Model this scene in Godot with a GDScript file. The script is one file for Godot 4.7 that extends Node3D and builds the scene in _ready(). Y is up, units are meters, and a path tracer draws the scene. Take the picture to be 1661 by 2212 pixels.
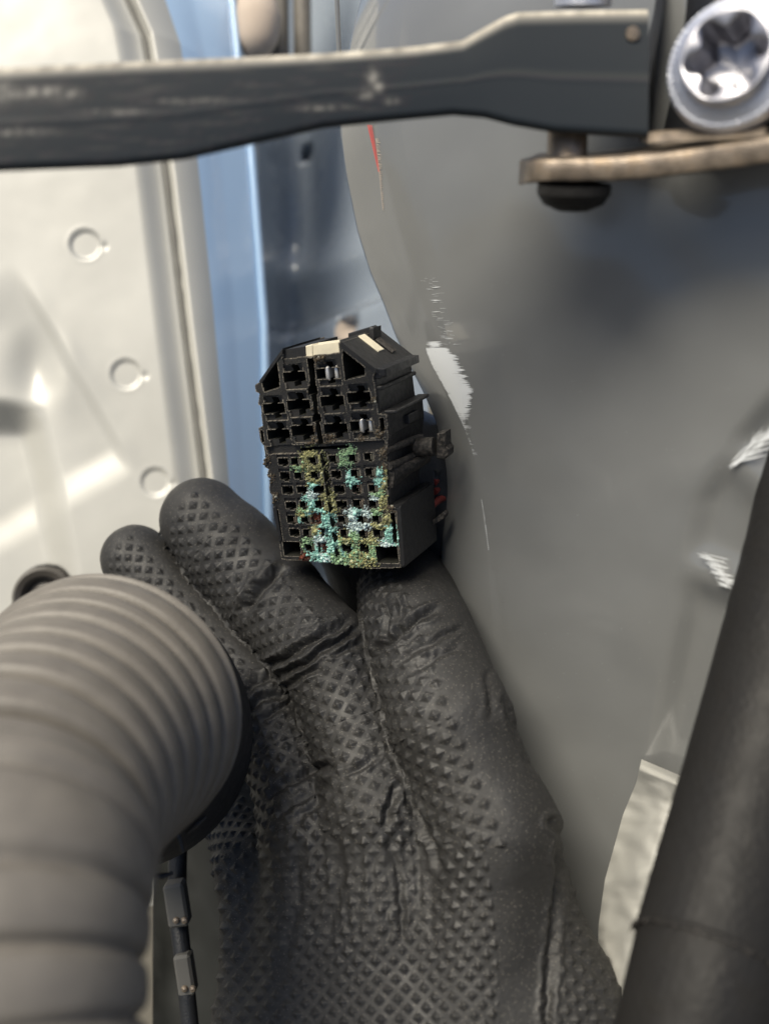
extends Node3D
# A gloved hand holds a corroded wiring connector in the gap between a car door and its pillar.
# Shapes are laid out in a frame tilted with the camera (FRAME); W() gives a point at a real distance.
const F := 2268.0
const PITCH := 22.0
var FRAME := Transform3D(Basis(Vector3.RIGHT, -deg_to_rad(PITCH)), Vector3(0, 0.95, 0))
var rng := RandomNumberGenerator.new()
var names := {}
var bases := {}
var M := {}
var noise := FastNoiseLite.new()
var fine := FastNoiseLite.new()


func W(px: float, py: float, d: float) -> Vector3:
	return Vector3((px - 830.5) * d / F, -(py - 1106.0) * d / F, -d)


# ------------------------------------------------------------------ mesh collector
class G:
	var v := PackedVector3Array()
	var n := PackedVector3Array()
	var c := PackedColorArray()
	var i := PackedInt32Array()

	func tri(a: int, b: int, d: int) -> void:
		var f := (v[b] - v[a]).cross(v[d] - v[a])
		if f.dot(n[a] + n[b] + n[d]) > 0.0:
			i.append_array(PackedInt32Array([a, d, b]))
		else:
			i.append_array(PackedInt32Array([a, b, d]))

	func poly(pts: PackedVector3Array, away: Vector3, col := Color.WHITE) -> void:
		var nn := Vector3.ZERO
		var mid := Vector3.ZERO
		for k in pts.size():
			nn += pts[k].cross(pts[(k + 1) % pts.size()])
			mid += pts[k] / pts.size()
		nn = Vector3.ZERO
		for k in pts.size():
			nn += (pts[k] - mid).cross(pts[(k + 1) % pts.size()] - mid)
		nn = nn.normalized()
		if nn.dot(mid - away) < 0.0:
			nn = -nn
		var s := v.size()
		for p in pts:
			v.append(p)
			n.append(nn)
			c.append(col)
		for k in range(1, pts.size() - 1):
			tri(s, s + k, s + k + 1)

	# w columns, h rows; normals point away from (or towards) ref, judged over rows r0..r1
	func grid(p: PackedVector3Array, w: int, h: int, wrap: bool, ref: Vector3, away: bool, cols := PackedColorArray(), r0 := 0, r1 := -1) -> void:
		var s := v.size()
		var nn := PackedVector3Array()
		nn.resize(p.size())
		var ww := w if wrap else w - 1
		for y in h - 1:
			for x in ww:
				var a := y * w + x
				var b := y * w + (x + 1) % w
				var d := a + w
				var e := b + w
				var f := (p[e] - p[a]).cross(p[d] - p[b])
				nn[a] += f
				nn[b] += f
				nn[d] += f
				nn[e] += f
		if r1 < 0:
			r1 = h
		var t := 0.0
		for k in range(r0 * w, r1 * w):
			t += nn[k].normalized().dot(p[k] - ref)
		var sg := 1.0 if (t > 0.0) == away else -1.0
		v.append_array(p)
		for k in p.size():
			n.append((nn[k] * sg).normalized())
		if cols.size() == p.size():
			c.append_array(cols)
		else:
			for k in p.size():
				c.append(Color.WHITE)
		for y in h - 1:
			for x in ww:
				var a := s + y * w + x
				var b := s + y * w + (x + 1) % w
				if sg < 0.0:
					i.append_array(PackedInt32Array([a, b, b + w, a, b + w, a + w]))
				else:
					i.append_array(PackedInt32Array([a, b + w, b, a, a + w, b + w]))

	func tube(p: PackedVector3Array, r: PackedFloat32Array, sides := 20, caps := true, flat := 1.0, flat_dir := Vector3.ZERO) -> void:
		var up := Vector3.UP
		var d0 := (p[1] - p[0]).normalized()
		if absf(d0.dot(up)) > 0.9:
			up = Vector3.RIGHT
		var x := d0.cross(up).normalized()
		var out := PackedVector3Array()
		for k in p.size():
			var d := (p[mini(k + 1, p.size() - 1)] - p[maxi(k - 1, 0)]).normalized()
			x = (x - d * x.dot(d)).normalized()
			var y := d.cross(x)
			for q in sides:
				var a := TAU * q / sides
				var o := (x * cos(a) + y * sin(a)) * r[k]
				if flat != 1.0:
					o -= flat_dir * o.dot(flat_dir) * (1.0 - flat)
				out.append(p[k] + o)
		var m := p.size() / 2
		grid(out, sides, p.size(), true, p[m], true, PackedColorArray(), m, m + 1)
		if caps:
			poly(out.slice(0, sides), p[1])
			poly(out.slice(out.size() - sides), p[p.size() - 2])

	func lathe(prof: PackedVector2Array, o: Vector3, axis: Vector3, sides := 32) -> void:
		# prof: (radius, height along axis)
		var x := axis.cross(Vector3(0.31, 0.83, 0.2)).normalized()
		var y := axis.cross(x)
		for k in prof.size() - 1:
			var out := PackedVector3Array()
			for e in 2:
				for q in sides:
					var a := TAU * q / sides
					out.append(o + axis * prof[k + e].y + (x * cos(a) + y * sin(a)) * prof[k + e].x)
			var dr := prof[k + 1] - prof[k]
			# outward side of the profile: to the right of its direction
			var nd := (x * dr.y - axis * dr.x)
			var mid := o + axis * (prof[k].y + dr.y * 0.5) + x * (prof[k].x + dr.x * 0.5)
			var s := v.size()
			v.append_array(out)
			for e in 2:
				for q in sides:
					var a := TAU * q / sides
					n.append(((x * cos(a) + y * sin(a)) * dr.y - axis * dr.x).normalized())
					c.append(Color.WHITE)
			for q in sides:
				var b := (q + 1) % sides
				tri(s + q, s + b, s + sides + b)
				tri(s + q, s + sides + b, s + sides + q)

	func box(o: Vector3, half: Vector3, bev: float, b := Basis.IDENTITY, col := Color.WHITE) -> void:
		bev = minf(bev, minf(half.x, minf(half.y, half.z)) * 0.95)
		var f := func(q: Vector3) -> Vector3: return o + b * q
		for ax in 3:
			var a1 := (ax + 1) % 3
			var a2 := (ax + 2) % 3
			for s in [-1.0, 1.0]:
				var pts := PackedVector3Array()
				for k in [[-1, -1], [1, -1], [1, 1], [-1, 1]]:
					var q := Vector3.ZERO
					q[ax] = s * half[ax]
					q[a1] = k[0] * (half[a1] - bev)
					q[a2] = k[1] * (half[a2] - bev)
					pts.append(o + b * q)
				poly(pts, o, col)
				if bev > 0.0:
					for t in [-1.0, 1.0]:
						var e := PackedVector3Array()
						for k in [[0, -1], [0, 1], [1, 1], [1, -1]]:
							var q := Vector3.ZERO
							q[ax] = s * (half[ax] - (bev if k[0] == 1 else 0.0))
							q[a1] = t * (half[a1] - (bev if k[0] == 0 else 0.0))
							q[a2] = k[1] * (half[a2] - bev)
							e.append(o + b * q)
						poly(e, o, col)
		if bev > 0.0:
			for sx in [-1.0, 1.0]:
				for sy in [-1.0, 1.0]:
					for sz in [-1.0, 1.0]:
						var e := PackedVector3Array()
						for k in 3:
							var q := Vector3(sx * (half.x - bev), sy * (half.y - bev), sz * (half.z - bev))
							q[k] += [sx, sy, sz][k] * bev
							e.append(o + b * q)
						poly(e, o, col)

	# a polygon (outline in 3-D) pushed along a vector, edges chamfered a little at the front
	func prism(pts: PackedVector3Array, push: Vector3, col := Color.WHITE, bev := 0.0) -> void:
		var mid := Vector3.ZERO
		for p in pts:
			mid += p / pts.size()
		var front := PackedVector3Array()
		var back := PackedVector3Array()
		for p in pts:
			front.append(p + (mid - p).normalized() * bev)
			back.append(p + push)
		var dn := push.normalized() * bev
		poly(front, mid + push * 0.5, col)
		poly(back, mid + push * 0.5, col)
		for k in pts.size():
			var e := (k + 1) % pts.size()
			poly(PackedVector3Array([pts[k] + dn, pts[e] + dn, back[e], back[k]]), mid + push * 0.5, col)
			if bev > 0.0:
				poly(PackedVector3Array([front[k], front[e], pts[e] + dn, pts[k] + dn]), mid + push * 0.5, col)

	func done(base: Vector3) -> ArrayMesh:
		var vv := v.duplicate()
		for k in vv.size():
			vv[k] -= base
		var a := []
		a.resize(Mesh.ARRAY_MAX)
		a[Mesh.ARRAY_VERTEX] = vv
		a[Mesh.ARRAY_NORMAL] = n
		a[Mesh.ARRAY_COLOR] = c
		a[Mesh.ARRAY_INDEX] = i
		var m := ArrayMesh.new()
		m.add_surface_from_arrays(Mesh.PRIMITIVE_TRIANGLES, a)
		return m


# ------------------------------------------------------------------ things and parts
func numbered(called: String) -> String:
	var k: int = names.get(called, 0)
	names[called] = k + 1
	return called if k == 0 else "%s_%03d" % [called, k]


func thing(called: String, label: String, category: String, base: Vector3, group := "") -> Node3D:
	var o := Node3D.new()
	o.name = numbered(called)
	add_child(o)
	o.transform = FRAME * Transform3D(Basis.IDENTITY, base)
	bases[o] = base
	o.set_meta("label", label)
	o.set_meta("category", category)
	o.set_meta("kind", "thing")
	if group:
		o.set_meta("group", group)
	return o


func put(called: String, g: G, m: Material, parent: Node3D, label := "", kind := "") -> MeshInstance3D:
	var o := MeshInstance3D.new()
	o.name = called
	var base: Vector3 = bases[parent]
	o.mesh = g.done(base)
	o.material_override = m
	bases[o] = base
	parent.add_child(o, true)
	if label:
		o.set_meta("label", label)
	if kind:
		o.set_meta("kind", kind)
	return o


# ------------------------------------------------------------------ materials
func ntex(freq: float, stops: Array, type := FastNoiseLite.TYPE_SIMPLEX_SMOOTH, size := 512, octaves := 4, sd := 1) -> NoiseTexture2D:
	var t := NoiseTexture2D.new()
	var f := FastNoiseLite.new()
	f.noise_type = type
	f.frequency = freq
	f.fractal_octaves = octaves
	f.seed = sd
	if type == FastNoiseLite.TYPE_CELLULAR:
		f.fractal_type = FastNoiseLite.FRACTAL_NONE
		f.cellular_return_type = FastNoiseLite.RETURN_DISTANCE
		f.cellular_jitter = 1.0
	t.noise = f
	t.width = size
	t.height = size
	t.seamless = true
	t.normalize = true
	var g := Gradient.new()
	g.offsets = PackedFloat32Array(stops.map(func(s): return s[0]))
	g.colors = PackedColorArray(stops.map(func(s): return s[1]))
	t.color_ramp = g
	return t


func lin(r: float, g: float, b: float) -> Color:
	return Color(r, g, b).linear_to_srgb()


func gray(x: float) -> Color:
	return Color(x, x, x)


func mat(called: String, col: Color, rough: float, metal := 0.0, repeat := 40.0) -> StandardMaterial3D:
	var m := StandardMaterial3D.new()
	m.resource_name = called
	m.albedo_color = col.linear_to_srgb()
	m.roughness = rough
	m.metallic = metal
	m.uv1_triplanar = true
	m.uv1_scale = Vector3.ONE * repeat
	M[called] = m
	return m


func bump(m: StandardMaterial3D, t: Texture2D, cm: float) -> void:
	m.heightmap_enabled = true
	m.heightmap_texture = t
	m.heightmap_scale = cm


func materials() -> void:
	var speck := ntex(0.055, [[0.0, Color(1, 0.97, 0.9)], [0.035, Color(0.5, 0.48, 0.45)], [0.055, gray(0.14)], [1.0, gray(0.13)]], FastNoiseLite.TYPE_CELLULAR, 1024, 1, 5)
	var rub := ntex(0.02, [[0.25, gray(0.58)], [0.75, gray(0.8)]], FastNoiseLite.TYPE_SIMPLEX_SMOOTH, 512, 5, 2)
	var grain := ntex(0.12, [[0.0, gray(0)], [1.0, gray(1)]], FastNoiseLite.TYPE_SIMPLEX_SMOOTH, 512, 3, 3)
	var cloud := ntex(0.006, [[0.2, gray(0.93)], [0.8, gray(1.0)]], FastNoiseLite.TYPE_SIMPLEX_SMOOTH, 512, 5, 4)
	var wave := ntex(0.004, [[0.0, gray(0)], [1.0, gray(1)]], FastNoiseLite.TYPE_SIMPLEX_SMOOTH, 512, 2, 6)
	var smear := ntex(0.008, [[0.3, gray(0.32)], [0.75, gray(0.5)]], FastNoiseLite.TYPE_SIMPLEX_SMOOTH, 512, 5, 7)
	var scuff := ntex(0.01, [[0.35, gray(0.75)], [0.6, gray(1.0)], [0.75, Color(1.0, 0.97, 0.92)]], FastNoiseLite.TYPE_SIMPLEX_SMOOTH, 512, 5, 8)
	# grey car paint, dusty
	var m := mat("paint", Color(0.40, 0.397, 0.367), 0.5, 0.0, 6.0)
	m.albedo_texture = cloud
	m.roughness_texture = smear
	m.roughness = 1.0
	m.clearcoat_enabled = true
	m.clearcoat = 0.2
	m.clearcoat_roughness = 0.25
	m = mat("pillar_paint", Color(0.146, 0.150, 0.148), 0.3, 0.0, 5.0)
	m.albedo_texture = ntex(0.009, [[0.25, gray(0.95)], [0.6, gray(0.98)], [0.8, gray(1.0)]], FastNoiseLite.TYPE_SIMPLEX_SMOOTH, 1024, 6, 14)
	m.roughness_texture = smear
	m.roughness = 1.0
	m.clearcoat_enabled = true
	m.clearcoat = 1.0
	m.clearcoat_roughness = 0.1
	m = mat("sky_tint_gloss", Color(0.36, 0.52, 0.72), 0.2, 0.0, 6.0)  # sky reflection on the door flange, put in as blue base colour
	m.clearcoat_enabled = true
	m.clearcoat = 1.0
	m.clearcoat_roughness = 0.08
	m = mat("fender_sky_tint", Color(0.27, 0.31, 0.36), 0.25, 0.0, 6.0)  # blue-grey holds the sky reflected in the inner fender
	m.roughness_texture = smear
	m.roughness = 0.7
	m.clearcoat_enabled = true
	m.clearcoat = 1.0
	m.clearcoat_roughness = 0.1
	m = mat("glove", Color(0.9, 0.88, 0.85), 0.5, 0.0, 14.0)
	m.albedo_texture = speck
	m.roughness_texture = rub
	m.roughness = 0.95
	bump(m, grain, 0.006)
	m = mat("plastic", Color.WHITE, 0.5, 0.0, 60.0)
	m.vertex_color_use_as_albedo = true
	m.roughness_texture = rub
	m.roughness = 0.8
	bump(m, grain, 0.004)
	m = mat("black_plastic", Color(0.013, 0.013, 0.0135), 0.5, 0.0, 50.0)
	m.roughness_texture = rub
	m.roughness = 0.75
	bump(m, grain, 0.004)
	m = mat("dusty_plastic", Color(0.06, 0.052, 0.044), 0.7, 0.0, 60.0)
	m.albedo_texture = ntex(0.03, [[0.35, gray(0.35)], [0.7, gray(1.0)]], FastNoiseLite.TYPE_SIMPLEX_SMOOTH, 512, 5, 9)
	bump(m, grain, 0.01)
	m = mat("ivory", Color(0.80, 0.73, 0.55), 0.45, 0.0, 60.0)
	m.albedo_texture = cloud
	m = mat("steel", Color(0.72, 0.70, 0.66), 0.45, 0.6, 60.0)
	m.roughness_texture = rub
	m.roughness = 0.6
	m = mat("zinc", Color(0.55, 0.57, 0.63), 0.4, 0.85, 60.0)
	m.roughness_texture = rub
	m.roughness = 0.62
	bump(m, grain, 0.01)
	m = mat("foil", Color(0.66, 0.63, 0.6), 0.5, 0.85, 30.0)
	m.roughness_texture = smear
	m = mat("worn_steel", Color(0.34, 0.28, 0.22), 0.45, 0.55, 40.0)
	m.albedo_texture = scuff
	bump(m, grain, 0.01)
	m = mat("arm_black", Color(0.012, 0.013, 0.016), 0.5, 0.0, 14.0)
	m.roughness_texture = rub
	m.roughness = 0.75
	m = mat("arm_vcol", Color.WHITE, 0.55, 0.0, 14.0)
	m.vertex_color_use_as_albedo = true
	m.metallic_specular = 0.4
	m = mat("rubber", Color(0.14, 0.127, 0.108), 0.5, 0.0, 30.0)
	m.albedo_texture = ntex(0.01, [[0.2, gray(0.9)], [0.8, gray(1.0)]], FastNoiseLite.TYPE_SIMPLEX_SMOOTH, 512, 5, 10)
	bump(m, grain, 0.006)
	m = mat("dark_rubber", Color(0.012, 0.0135, 0.016), 0.45, 0.0, 30.0)
	m.roughness_texture = rub
	m.roughness = 0.8
	bump(m, grain, 0.01)
	m = mat("tube_black", Color(0.013, 0.0125, 0.012), 0.4, 0.0, 12.0)
	m.albedo_texture = ntex(0.03, [[0.0, Color(1, 1, 1)], [0.55, Color(1, 1, 1)], [1.0, Color(1, 0.98, 0.94)]], FastNoiseLite.TYPE_SIMPLEX_SMOOTH, 512, 5, 11)
	m.roughness_texture = rub
	m.roughness = 0.85
	m.metallic_specular = 0.3
	bump(m, grain, 0.015)
	m = mat("tube_brown", Color(0.03, 0.025, 0.02), 0.5, 0.0, 12.0)
	m = mat("socket", Color(0.34, 0.34, 0.37), 0.4, 0.9, 60.0)
	m = mat("primer", Color(0.56, 0.58, 0.59), 0.75)  # also colours the painted-in glints beside the tube
	m = mat("under", Color(0.012, 0.013, 0.011), 0.7)  # near-black stands for the shade behind the boot
	m = mat("red_streak", Color(0.5, 0.07, 0.06), 0.5)
	m = mat("seal", Color(0.10, 0.098, 0.09), 0.7, 0.0, 30.0)
	m = mat("dark", Color(0.012, 0.012, 0.013), 0.8)
	m = mat("foam", Color(0.42, 0.35, 0.29), 0.9, 0.0, 30.0)
	bump(m, grain, 0.03)
	m = mat("grommet", Color(0.05, 0.045, 0.04), 0.35, 0.0, 30.0)
	m = mat("red_wire", Color(0.14, 0.022, 0.018), 0.5)
	m = mat("green_wire", Color(0.05, 0.16, 0.07), 0.5)
	m = mat("vcol", Color.WHITE, 0.85, 0.0, 40.0)
	m.vertex_color_use_as_albedo = true
	m = mat("corroded", Color(0.3, 0.28, 0.22), 0.55, 0.6, 80.0)


# ------------------------------------------------------------------ small helpers
func smooth(a: float, b: float, x: float) -> float:
	return smoothstep(a, b, x)


func along(pts: Array, t: float) -> float:
	# piecewise linear: pts = [[t, value], ...] ascending
	if t <= pts[0][0]:
		return pts[0][1] + (t - pts[0][0]) * (pts[1][1] - pts[0][1]) / (pts[1][0] - pts[0][0])
	for k in pts.size() - 1:
		if t <= pts[k + 1][0]:
			return lerpf(pts[k][1], pts[k + 1][1], (t - pts[k][0]) / (pts[k + 1][0] - pts[k][0]))
	var z := pts.size() - 1
	return pts[z][1] + (t - pts[z][0]) * (pts[z][1] - pts[z - 1][1]) / (pts[z][0] - pts[z - 1][0])


func spline(pts: Array, steps: int) -> PackedVector3Array:
	# Catmull-Rom through Vector3 points
	var out := PackedVector3Array()
	for k in pts.size() - 1:
		var a: Vector3 = pts[maxi(k - 1, 0)]
		var b: Vector3 = pts[k]
		var c: Vector3 = pts[k + 1]
		var d: Vector3 = pts[mini(k + 2, pts.size() - 1)]
		for s in steps:
			out.append(b.cubic_interpolate(c, a, d, float(s) / steps))
	out.append(pts[pts.size() - 1])
	return out


func spline1(vals: Array, steps: int) -> PackedFloat32Array:
	var out := PackedFloat32Array()
	for k in vals.size() - 1:
		for s in steps:
			out.append(lerpf(vals[k], vals[k + 1], float(s) / steps))
	out.append(vals[vals.size() - 1])
	return out


# a plane frame: origin, right (e1), up (e2), normal
class Sheet:
	var o: Vector3
	var e1: Vector3
	var e2: Vector3
	var n: Vector3

	func _init(a: Vector3, right: Vector3, up: Vector3) -> void:
		o = a
		n = right.cross(up).normalized()
		if n.z < 0.0:
			n = -n
		e1 = right.normalized()
		e2 = n.cross(e1).normalized()

	func at(a: float, b: float, h: float) -> Vector3:
		return o + e1 * a + e2 * b + n * h

	func hit(px: float, py: float, h := 0.0) -> Vector2:
		var r := Vector3((px - 830.5) / 2268.0, -(py - 1106.0) / 2268.0, -1.0)
		var q := r * ((o + n * h).dot(n) / r.dot(n))
		return Vector2((q - o).dot(e1), (q - o).dot(e2))


# ------------------------------------------------------------------ the door on the left
func door() -> void:
	var t := thing("door_shell", "pale grey painted edge of the open car door with three round dents", "car door", W(200, 2000, 0.29))
	var sh := Sheet.new(W(200, 700, 0.287), Vector3(0.995, 0, -0.09), Vector3(0.0, 1, -0.09))
	var seam := []
	var rim := []
	for q in [[470, 1300], [440, 1010], [400, 700], [362, 380], [345, 250], [312, 60], [285, 0]]:
		var p := sh.hit(q[0] - 14, q[1])
		seam.append([p.y, p.x])
	for q in [[592, 1300], [580, 700], [553, 330], [525, 130], [512, 0]]:
		var p := sh.hit(q[0], q[1], -0.027)
		rim.append([p.y, p.x])
	var dents := []
	for q in [[185, 528, 34], [273, 808, 33], [336, 1041, 31]]:
		dents.append([sh.hit(q[0], q[1]), q[2] * 0.287 / F])
	var ca := sh.hit(83, 640)
	var cb := sh.hit(300, 1010)
	var cdir := (cb - ca).normalized()
	var cn := Vector2(cdir.y, -cdir.x)   # towards lower left
	if cn.x > 0:
		cn = -cn
	var ra := sh.hit(96, 885)
	var spot := sh.hit(70, 790)
	var hole := sh.hit(89, 1290)
	var edge_l := []
	for q in [[190, 1330], [165, 1193], [139, 1060], [96, 885], [60, 840]]:
		var p := sh.hit(q[0], q[1])
		edge_l.append([p.y, p.x])
	var b0 := -0.155
	var rows := 520
	var step := 0.315 / (rows - 1)
	var flat_n := 165
	var fpts := PackedVector3Array()
	var pts := PackedVector3Array()
	var w := 0
	for r in rows:
		var b := b0 + step * r
		var a1 := along(seam, b)
		var a2 := along(rim, b)
		var row := PackedVector2Array()
		for k in 12:
			row.append(Vector2(-0.19 + (0.19 - 0.058) * k / 12.0, 0))
		for k in flat_n:
			row.append(Vector2(lerpf(-0.058, a1, float(k) / (flat_n - 1)), 0))
		for k in row.size():
			var p := Vector2(row[k].x, b)
			var h := 0.0
			for d in dents:
				var q: float = (p - d[0]).length()
				var rr: float = d[1]
				h -= 0.0007 * (1.0 - smooth(rr - 0.0007, rr + 0.0001, q))
				h += 0.00004 * exp(-pow((q - rr - 0.0006) / 0.0006, 2))
				var tab: Vector2 = p - d[0] - Vector2(rr + 0.0008, -0.0004)
				h -= 0.0006 * exp(-(tab.length_squared()) / pow(0.0008, 2))
			var cd: float = (p - ca).dot(cn)
			var cl: float = (p - ca).dot(cdir)
			var on := smooth(-0.012, 0.004, cl) * (1.0 - smooth(0.045, 0.056, cl))
			h -= on * (0.0012 * smooth(0.0, 0.004, cd) + 0.03 * maxf(cd, 0.0) * (1.0 - smooth(0.0, 0.03, cd)))
			h += on * 0.00025 * exp(-pow(cd / 0.0025, 2))
			var le := along(edge_l, b)
			var low := smooth(0.0, 0.01, -(p.y - ra.y) + 0.004)
			h -= low * 0.009 * smooth(-0.001, 0.011, le - p.x)
			h -= 0.0022 * exp(-pow((p.x - spot.x) / 0.005, 2) - pow((p.y - spot.y) / 0.009, 2))
			h += 0.0004 * exp(-pow((p.x - spot.x - 0.009) / 0.0035, 2) - pow((p.y - spot.y + 0.003) / 0.011, 2))
			h -= 0.02 * pow(maxf(0.0, (-0.03 - p.x)), 1.0) * smooth(0.0, 0.02, -0.03 - p.x)
			var hd := (p - hole).length()
			h -= 0.008 * (1.0 - smooth(0.0075, 0.0088, hd))
			h -= 0.0040 * smooth(a1 - 0.007, a1, p.x)
			row[k].y = h + 0.00012 * noise.get_noise_2d(p.x * 1500.0, p.y * 1500.0)
		# seam groove and rounded flange
		var h0 := row[row.size() - 1].y
		for k in range(1, 9):
			var u := k / 8.0
			row.append(Vector2(a1 + 0.0034 * u, h0 - 0.0022 * sin(PI * u) + 0.0018 * u))
		var a3 := a1 + 0.0034
		var h3 := h0 + 0.0018
		for k in range(1, 25):
			var u := k / 24.0
			row.append(Vector2(lerpf(a3, a2 - 0.0026, u), h3 + 0.0012 * sin(PI * minf(u * 1.6, 1.0)) - (0.0260 + h3) * pow(u, 1.15)))
		var q := row[row.size() - 1]
		row.append(q + Vector2(0.0002, -0.0007))
		row.append(q + Vector2(0.0005, -0.0008))
		row.append(q + Vector2(0.0007, 0.0002))
		for k in range(1, 6):
			var u := k / 5.0
			row.append(q + Vector2(0.0007 + 0.0019 * sin(u * PI / 2), 0.0002 - 0.0024 * (1.0 - cos(u * PI / 2))))
		q = row[row.size() - 1]
		for k in range(1, 5):
			row.append(q + Vector2(-0.002 * k, -0.009 * k))
		var cut := 12 + flat_n + 8 + 8
		w = row.size() - cut + 1
		for k in cut:
			pts.append(sh.at(row[k].x, b, row[k].y))
		for k in range(cut - 1, row.size()):
			fpts.append(sh.at(row[k].x, b, row[k].y))
	var g := G.new()
	g.grid(pts, 12 + flat_n + 8 + 8, rows, false, Vector3.ZERO, false)
	put("edge_panel", g, M.paint, t)
	g = G.new()
	g.grid(fpts, w, rows, false, Vector3.ZERO, false)
	put("edge_flange", g, M.sky_tint_gloss, t)
	# the grommet in the hole at the bottom
	g = G.new()
	var hp := sh.at(hole.x, hole.y, -0.0075)
	g.lathe(PackedVector2Array([Vector2(0.0084, 0), Vector2(0.0084, 0.004), Vector2(0.0072, 0.0062), Vector2(0.0058, 0.0055), Vector2(0.0045, 0.0028), Vector2(0.0030, 0.0035), Vector2(0.0018, 0.0048), Vector2(0.0001, 0.0052)]), hp, sh.n, 36)
	put("grommet", g, M.grommet, t, "dark rubber grommet in the hole of the door edge")
	# sealant bead along the seam, lumpy
	var gs := G.new()
	var bead := PackedVector3Array()
	var br := PackedFloat32Array()
	for k in 70:
		var b := lerpf(-0.11, 0.12, k / 69.0)
		bead.append(sh.at(along(seam, b) + 0.0012, b, -0.0056 + 0.0004 * fine.get_noise_1d(k * 30.0)))
		br.append(0.0011 + 0.0003 * fine.get_noise_1d(k * 55.0 + 400.0))
	gs.tube(bead, br, 10)
	put("sealant_bead", gs, M.seal, t.get_node("edge_panel"))


# ------------------------------------------------------------------ the deep gap behind
func gap() -> void:
	var t := thing("inner_fender", "glossy inner fender deep in the gap, sky reflection painted in as blue-grey, with two small holes", "fender panel", W(680, 1000, 0.42))
	var prof := spline([W(430, 400, 0.375), W(500, 400, 0.38), W(555, 400, 0.384), W(590, 400, 0.392), W(630, 400, 0.402), W(680, 400, 0.396), W(740, 400, 0.378), W(820, 400, 0.352), W(920, 400, 0.32)], 10)
	var pts := PackedVector3Array()
	var rows := 150
	var hole := W(750, 716, 0.362)
	var pin := W(663, 331, 0.40)
	for r in rows:
		var y := lerpf(-0.12, 0.27, r / (rows - 1.0))
		for p in prof:
			var q := Vector3(p.x, y, p.z)
			var led := smooth(0.0715, 0.0675, y + 0.004 * smooth(-0.02, -0.05, p.x))
			q.z += led * 0.017 - 0.10 * minf(y - 0.0675, 0.0) * 0.3 * led
			q.z += 0.006 * exp(-pow((y - 0.09) / 0.008, 2))
			var hd := Vector2(q.x - hole.x, q.y - hole.y).length()
			q.z -= 0.02 * (1.0 - smooth(0.0028, 0.0034, hd))
			hd = Vector2(q.x - pin.x, q.y - pin.y).length()
			q.z -= 0.02 * (1.0 - smooth(0.0012, 0.0019, hd))
			pts.append(q)
	var g := G.new()
	g.grid(pts, prof.size(), rows, false, Vector3.ZERO, false)
	put("fender_panel", g, M.fender_sky_tint, t)
	g = G.new()
	g.lathe(PackedVector2Array([Vector2(0.0045, 0.0), Vector2(0.004, 0.0012), Vector2(0.0022, 0.001), Vector2(0.0001, 0.0006)]), W(750, 716, 0.361), Vector3(-0.3, 0.2, 0.93).normalized(), 24)
	put("hole_plug", g, M.foam, t.get_node("fender_panel"), "brown round plug in the fender ledge")
	for q in [[606, 0.0026], [652, 0.0030], [576, 0.0034]]:
		var c := thing("grey_conduit", ["slim grey conduit in the gap beside the foam plug", "grey conduit nearest the pillar, above the strap arm", "dark conduit behind the tan foam plug"][[606, 652, 576].find(q[0])], "conduit", W(q[0], 300, 0.35))
		g = G.new()
		var r: float = q[1]
		g.tube(PackedVector3Array([W(q[0] + 5, 245, 0.354), W(q[0] + 2, 120, 0.352), W(q[0], -40, 0.35), W(q[0] - 4, -260, 0.348)]), PackedFloat32Array([r, r, r, r]), 20)
		put("sleeve", g, M.rubber if q[0] != 576 else M.dark_rubber, c)
	var f := thing("foam_plug", "tan rounded foam plug wedged beside the sky-tinted door flange", "foam plug", W(556, 100, 0.33))
	g = G.new()
	g.tube(spline([W(552, 135, 0.335), W(556, 90, 0.33), W(557, 40, 0.33), W(550, -30, 0.334), W(548, -60, 0.336)], 6), spline1([0.002, 0.0062, 0.0072, 0.0055, 0.001], 6), 24)
	put("plug", g, M.foam, f)


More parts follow.
